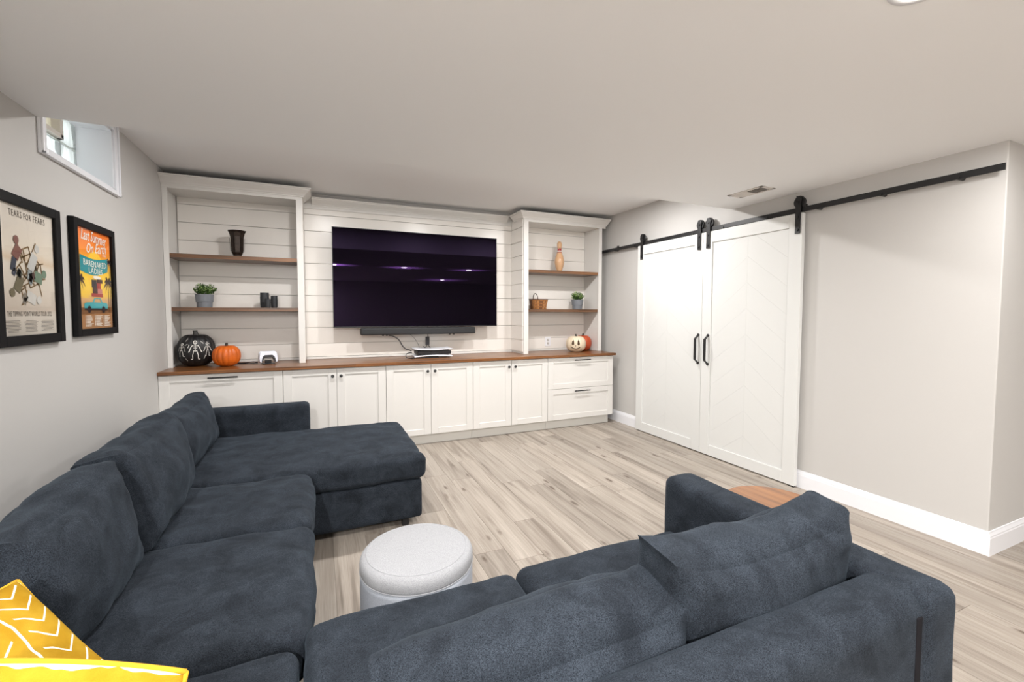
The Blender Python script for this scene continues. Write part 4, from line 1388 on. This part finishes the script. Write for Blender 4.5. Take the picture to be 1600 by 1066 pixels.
controller(-0.030, 'white controller with black centre, front of the two on the dock')
controller(0.026, 'white controller half hidden behind the front controller on the dock')
cb = obj('dock_cable', MB().tube(spline([(0.70, -0.22, 0.925), (0.66, -0.20, 0.932), (0.60, -0.17, 0.922), (0.53, -0.14, 0.9185), (0.44, -0.10, 0.9185), (0.36, -0.08, 0.9185), (0.30, -0.05, 0.9185)]), 0.0042)
         .tube(spline([(0.70, -0.20, 0.921), (0.62, -0.22, 0.9185), (0.55, -0.20, 0.9185), (0.47, -0.16, 0.9185)]), 0.0042), M_blackpl, None, origin=(0.5, -0.1, 0.915), smooth=True)
tag(cb, 'black cable on the counter running from the dock behind the orange pumpkin', 'cable')


# ------------------------------------------------------------------ sofa
def cushion(Wd, Dp, Ht, rad, crown=(0.0, 0.0, 0.03), amp=0.008, seed=0, n=22, ears=0.0, sag=0.0, wscale=5.0):
    """rounded, crowned, slightly rumpled box centred at the origin"""
    bm = bmesh.new()
    bmesh.ops.create_cube(bm, size=2)
    bmesh.ops.subdivide_edges(bm, edges=bm.edges[:], cuts=n, use_grid_fill=True)
    h = Vector((Wd / 2, Dp / 2, Ht / 2))
    off = Vector((seed * 3.7, seed * 1.9, seed * 5.3))
    for v in bm.verts:
        c_ = Vector([math.sin(x_ * PI / 2) if abs(x_) < 0.9999 else x_ for x_ in v.co])
        u, w, k = c_
        p = Vector((c_.x * h.x, c_.y * h.y, c_.z * h.z))
        qv = Vector([max(-(hh - rad), min(hh - rad, x_)) for x_, hh in zip(p, h)])
        d = p - qv
        nr = d.normalized() if d.length > 1e-9 else Vector((0, 0, 1))
        p = qv + nr * rad
        p.x += crown[0] * u * (1 - w * w) * (1 - k * k)
        p.y += crown[1] * w * (1 - u * u) * (1 - k * k)
        p.z += crown[2] * k * (1 - abs(u) ** 2.5) * (1 - abs(w) ** 2.5)
        if ears:
            e_ = (abs(u) * abs(k)) ** 6
            p.x += ears * math.copysign(1, u) * e_
            p.z += ears * math.copysign(1, k) * e_
        if sag and k > 0: p.z -= sag * (1 - u * u) * k
        q = (p + off)
        s1 = noise.fractal(Vector((q.x * wscale, q.y * wscale, q.z * wscale)), 0.9, 2.1, 3)
        s2 = noise.ridged_multi_fractal(Vector((q.x * wscale * 0.8 + 5, q.y * wscale * 1.7, q.z * wscale * 1.4)), 1.0, 2.0, 2, 1.0, 2.0) - 1.0
        p += nr * (amp * s1 + amp * 0.35 * s2)
        v.co = p
    vs = [v.co.copy() for v in bm.verts]
    bm.verts.index_update()
    fs = [tuple(v.index for v in f_.verts) for f_ in bm.faces]
    bm.free()
    return vs, fs


def cush(name, parent, size, M, m=None, bevel=0, label=None, **k):
    vs, fs = cushion(*size, **k)
    return obj(name, MB().add(vs, fs, M), m or M_sofa, parent, smooth=True, label=label, recalc=False)


def box_c(x0, x1, y0, y1, z0, z1):
    return (x1 - x0, y1 - y0, z1 - z0), Matrix.Translation(((x0 + x1) / 2, (y0 + y1) / 2, (z0 + z1) / 2))


sofa = thing('sectional_sofa', 'large U shaped slate blue fabric sectional sofa with chaise', 'sofa', (1.4, -3.4, 0))


def part_box(name, x0, x1, y0, y1, z0, z1, rad=0.03, **k):
    s, Mx = box_c(x0, x1, y0, y1, z0, z1)
    kw = dict(crown=(0, 0, 0), amp=0.002, n=14)
    kw.update(k)
    return cush(name, sofa, s + (rad,), Mx, **kw)


# frames
part_box('chaise_base', 0.14, 1.890, -2.385, -1.36, 0.05, 0.315, 0.03)
part_box('seat_base', 0.14, 1.13, -4.66, -2.41, 0.05, 0.31, 0.03)
part_box('seat_base', 1.13, 2.70, -4.66, -3.88, 0.05, 0.31, 0.03)
part_box('back_frame', 0.15, 0.29, -4.66, -1.20, 0.31, 0.645, 0.035)
part_box('back_frame', 0.28, 2.85, -4.690, -4.530, 0.05, 0.682, 0.055, n=26, seed=4, amp=0.003)
part_box('armrest', 0.28, 1.19, -1.355, -1.195, 0.05, 0.685, 0.04, seed=2)
part_box('armrest', 2.70, 2.865, -4.705, -3.735, 0.05, 0.685, 0.042, seed=3, amp=0.003)
obj('seam_strip', MB().box(2.672, 2.700, -4.6925, -4.67, 0.06, 0.635), mat('seam_fabric', srgb(30, 29, 32), 0.95, spec=0.1), sofa, 0.003)
# seat cushions
for a, k in (((0.26, 1.912, -2.42, -1.365, 0.325, 0.480), dict(seed=1, crown=(0.0, 0.0, 0.022), amp=0.010, n=40)),
             ((0.27, 1.222, -3.115, -2.43, 0.30, 0.474), dict(seed=2, crown=(0.015, 0, 0.024), amp=0.013, n=30)),
             ((0.27, 1.226, -3.885, -3.12, 0.30, 0.474), dict(seed=3, crown=(0.012, 0, 0.024), amp=0.013, n=34)),
             ((0.27, 1.205, -4.53, -3.892, 0.30, 0.466), dict(seed=4, crown=(0, 0, 0.016), amp=0.006, n=26)),
             ((1.212, 1.915, -4.53, -3.815, 0.30, 0.474), dict(seed=5, crown=(0, 0.012, 0.024), amp=0.007, n=30)),
             ((1.922, 2.695, -4.53, -3.800, 0.30, 0.474), dict(seed=6, crown=(0, 0.012, 0.024), amp=0.007, n=30))):
    s, Mx = box_c(*a)
    cush('seat_cushion', sofa, s + (0.045,), Mx, **k)


# back cushions: (centre along, seat line, angle) standing on the seat and leaning on the back frame
def back_cushion(px, py, face, Wd, Ht, Dp, lean, seed, roll=0, yaw=0, z=0.48, ears=0.02, sag=0.02, amp=0.015, rad=0.06):
    """face: rotation about z so that local -y faces the room"""
    Mx = Matrix.Translation((px, py, z)) @ Matrix.Rotation(R(face + yaw), 4, 'Z') @ Matrix.Rotation(R(-lean), 4, 'X') @ Matrix.Rotation(R(roll), 4, 'Y') @ Matrix.Translation((0, 0, Ht / 2))
    cush('back_cushion', sofa, (Wd, Dp, Ht, rad), Mx, crown=(0.0, 0.055, 0.025), amp=amp, seed=seed, n=34, ears=ears, sag=sag, wscale=4.2)


back_cushion(0.495, -1.90, 90, 0.92, 0.365, 0.18, 8, 11, z=0.48, yaw=1)
back_cushion(0.575, -2.775, 90, 0.79, 0.410, 0.19, 14, 12, z=0.475, yaw=2, amp=0.018)
back_cushion(0.575, -3.55, 90, 0.63, 0.405, 0.18, 8, 13, z=0.475, yaw=1, amp=0.02)
back_cushion(2.395, -4.395, 180, 0.70, 0.350, 0.19, 5, 14, z=0.475, sag=0.035, ears=0.03)
back_cushion(1.735, -4.385, 180, 0.74, 0.245, 0.22, 10, 15, z=0.475, sag=-0.015, roll=2, rad=0.085, ears=0.03)
for x, y in ((1.78, -2.33), (1.78, -1.45), (0.25, -1.30), (0.25, -4.5), (1.08, -3.05), (1.20, -3.95), (2.62, -3.95), (2.78, -3.80), (2.78, -4.62), (1.6, -4.58)):
    obj('leg', MB().box(x - 0.022, x + 0.022, y - 0.022, y + 0.022, 0.0002, 0.06), M_leg, sofa, 0.003)

# ------------------------------------------------------------------ yellow throw pillows
t = NT('mustard_print')
sx = t.n('SeparateXYZ'); t.l(t.tc.outputs['UV'], sx.inputs[0])
U, V = sx.outputs[1], sx.outputs[0]
wob = t.math('MULTIPLY', t.math('SUBTRACT', t.noise(t.mapping((1, 1, 1), t.tc.outputs['UV']), 6.0, 2), 0.5), 0.03)
U2, V2 = t.math('ADD', U, wob), t.math('ADD', V, wob)
band = t.math('FRACT', t.math('MULTIPLY', U2, 3.6))
tri = t.math('ABSOLUTE', t.math('SUBTRACT', band, 0.5))
zz = t.math('FRACT', t.math('ADD', t.math('MULTIPLY', V2, 9.0), t.math('MULTIPLY', tri, 2.2)))
line = t.math('MULTIPLY', t.math('LESS_THAN', zz, 0.12), t.math('LESS_THAN', tri, 0.36))
gap = t.math('GREATER_THAN', t.math('ABSOLUTE', t.math('SUBTRACT', tri, 0.0)), 0.03)
sep = t.math('GREATER_THAN', tri, 0.479)
msk = t.math('MINIMUM', t.math('ADD', t.math('MULTIPLY', line, 1), sep), 1.0)
n1 = t.noise(t.mapping((1, 1, 1)), 14, 4)
yel = t.ramp(n1, (0.3, srgb(164, 124, 26)), (0.7, srgb(190, 152, 46)))
t.base(t.mix(msk, yel, srgb(248, 240, 222)))
t.b.inputs['Roughness'].default_value = 0.95
t.b.inputs['Specular IOR Level'].default_value = 0.1
t.bump(t.noise(t.mapping((1, 1, 1)), 500, 2), 0.5, 0.002)
M_yel = t.M


def pillow(name, label, T, ex, ey, S, Dp, seed, pk=0.055):
    """square knife-edge pillow: T = one corner, ex/ey = unit edge directions"""
    T, ex, ey = Vector(T), Vector(ex).normalized(), Vector(ey)
    ey = (ey - ex * ey.dot(ex)).normalized()
    nz_ = ex.cross(ey)
    n = 30
    vs, fs, uv = [], [], []
    for sd in (1, -1):
        for i_ in range(n + 1):
            for j in range(n + 1):
                u, v = math.sin((i_ / n - 0.5) * PI), math.sin((j / n - 0.5) * PI)
                pin = 1 - pk * (1 - v * v) * u * u
                pin2 = 1 - pk * (1 - u * u) * v * v
                x_, y_ = u * pin, v * pin2
                th = Dp / 2 * ((1 - u ** 4) * (1 - v ** 4)) ** 0.55
                wr = noise.fractal(Vector((u * 1.6 + seed, v * 1.6, sd)), 1.0, 2.0, 2) * 0.016 * (1 - abs(u * v))
                p = T + ex * (S / 2 * (x_ + 1)) + ey * (S / 2 * (y_ + 1)) + nz_ * (sd * (th + wr * min(1, th * 20)))
                vs.append(p)
                uv.append(((u + 1) / 2, (v + 1) / 2))
    b_ = (n + 1) ** 2
    for s_ in range(2):
        for i_ in range(n):
            for j in range(n):
                a = s_ * b_ + i_ * (n + 1) + j
                f_ = (a, a + n + 1, a + n + 2, a + 1)
                fs.append(f_ if s_ == 0 else f_[::-1])
    cen = T + (ex + ey) * S / 2
    r = thing(name, label, 'pillow', tuple(cen - Vector((0, 0, 0.2))), 'mustard throw pillows')
    o = obj('cover', MB().add(vs, fs), M_yel, r, smooth=True, recalc=False)
    ul = o.data.uv_layers.new(name='UVMap')
    for lp in o.data.loops: ul.data[lp.index].uv = uv[lp.vertex_index]
    edge = [T + ex * (S / 2 * (u * (1 - pk * (1 - v * v) * u * u) + 1)) + ey * (S / 2 * (v * (1 - pk * (1 - u * u) * v * v) + 1))
            for u, v in [(-1 + k / 10, -1) for k in range(20)] + [(1, -1 + k / 10) for k in range(20)] + [(1 - k / 10, 1) for k in range(20)] + [(-1, 1 - k / 10) for k in range(20)]]
    obj('edge_seam', MB().tube(edge + [edge[0]], 0.004, 6), mat('mustard_seam', srgb(206, 158, 34), 0.95), r, smooth=True)
    return r


pillow('throw_pillow', 'mustard pillow with white line pattern leaning in the sofa corner, behind the other', (0.634, -3.935, 0.815), (0.296, -0.161, -0.27), (-0.216, -0.391, 0.03), 0.39, 0.10, 1)
pillow('throw_pillow', 'mustard pillow with white line pattern standing nearest the camera', (1.072, -4.465, 0.862), (-0.95, -0.02, 0.34), (-0.34, 0.02, -0.95), 0.37, 0.09, 5, -0.08)

# ------------------------------------------------------------------ ottoman and side table
px, py, prd = 1.632, -3.475, 0.229
pf = thing('round_ottoman', 'round light grey fabric ottoman standing between the sofa sides', 'ottoman', (px, py, 0))
obj('body', MB().lathe([(prd - 0.012, 0.001), (prd - 0.002, 0.01), (prd, 0.05), (prd, 0.36), (prd - 0.001, 0.385)], (px, py, 0), 72), M_pouf_blue_lit, pf, smooth=True)
pr_ = [(prd - 0.001, 0.386), (prd + 0.001, 0.392), (prd + 0.001, 0.418), (prd - 0.003, 0.430), (prd - 0.012, 0.440), (prd - 0.030, 0.446), (prd * 0.6, 0.4495), (prd * 0.3, 0.451), (0.001, 0.4515)]
obj('lid', MB().lathe(pr_, (px, py, 0), 72), M_pouf, pf, smooth=True)
ring = lambda rad, z, rr: MB().tube([(px + rad * math.cos(2 * PI * k / 72), py + rad * math.sin(2 * PI * k / 72), z) for k in range(73)], rr, 6)
obj('piping', ring(prd + 0.0005, 0.3855, 0.002), mat('piping_grey', srgb(168, 170, 174), 0.9), pf, smooth=True)
obj('seam', ring(prd - 0.026, 0.4455, 0.0012), mat('seam_grey', srgb(176, 178, 182), 0.9), pf, smooth=True)
tx, ty, tr_ = 3.285, -3.87, 0.225
tb = thing('side_table', 'round wooden side table behind the right armrest of the sofa', 'table', (tx, ty, 0))
obj('tabletop', MB().lathe([(tr_ - 0.008, 0.474), (tr_, 0.482), (tr_, 0.492), (tr_ - 0.006, 0.4995), (0.001, 0.5)], (tx, ty, 0), 72), M_table, tb)
for k in range(3):
    a = 2 * PI * k / 3 + 0.4
    obj('leg', MB().cyl((tx + 0.10 * math.cos(a), ty + 0.10 * math.sin(a), 0.475), (tx + 0.19 * math.cos(a), ty + 0.19 * math.sin(a), 0.002), 0.013), M_table, tb)
obj('apron', MB().lathe([(0.12, 0.452), (0.12, 0.474)], (tx, ty, 0), 32), M_table, tb)
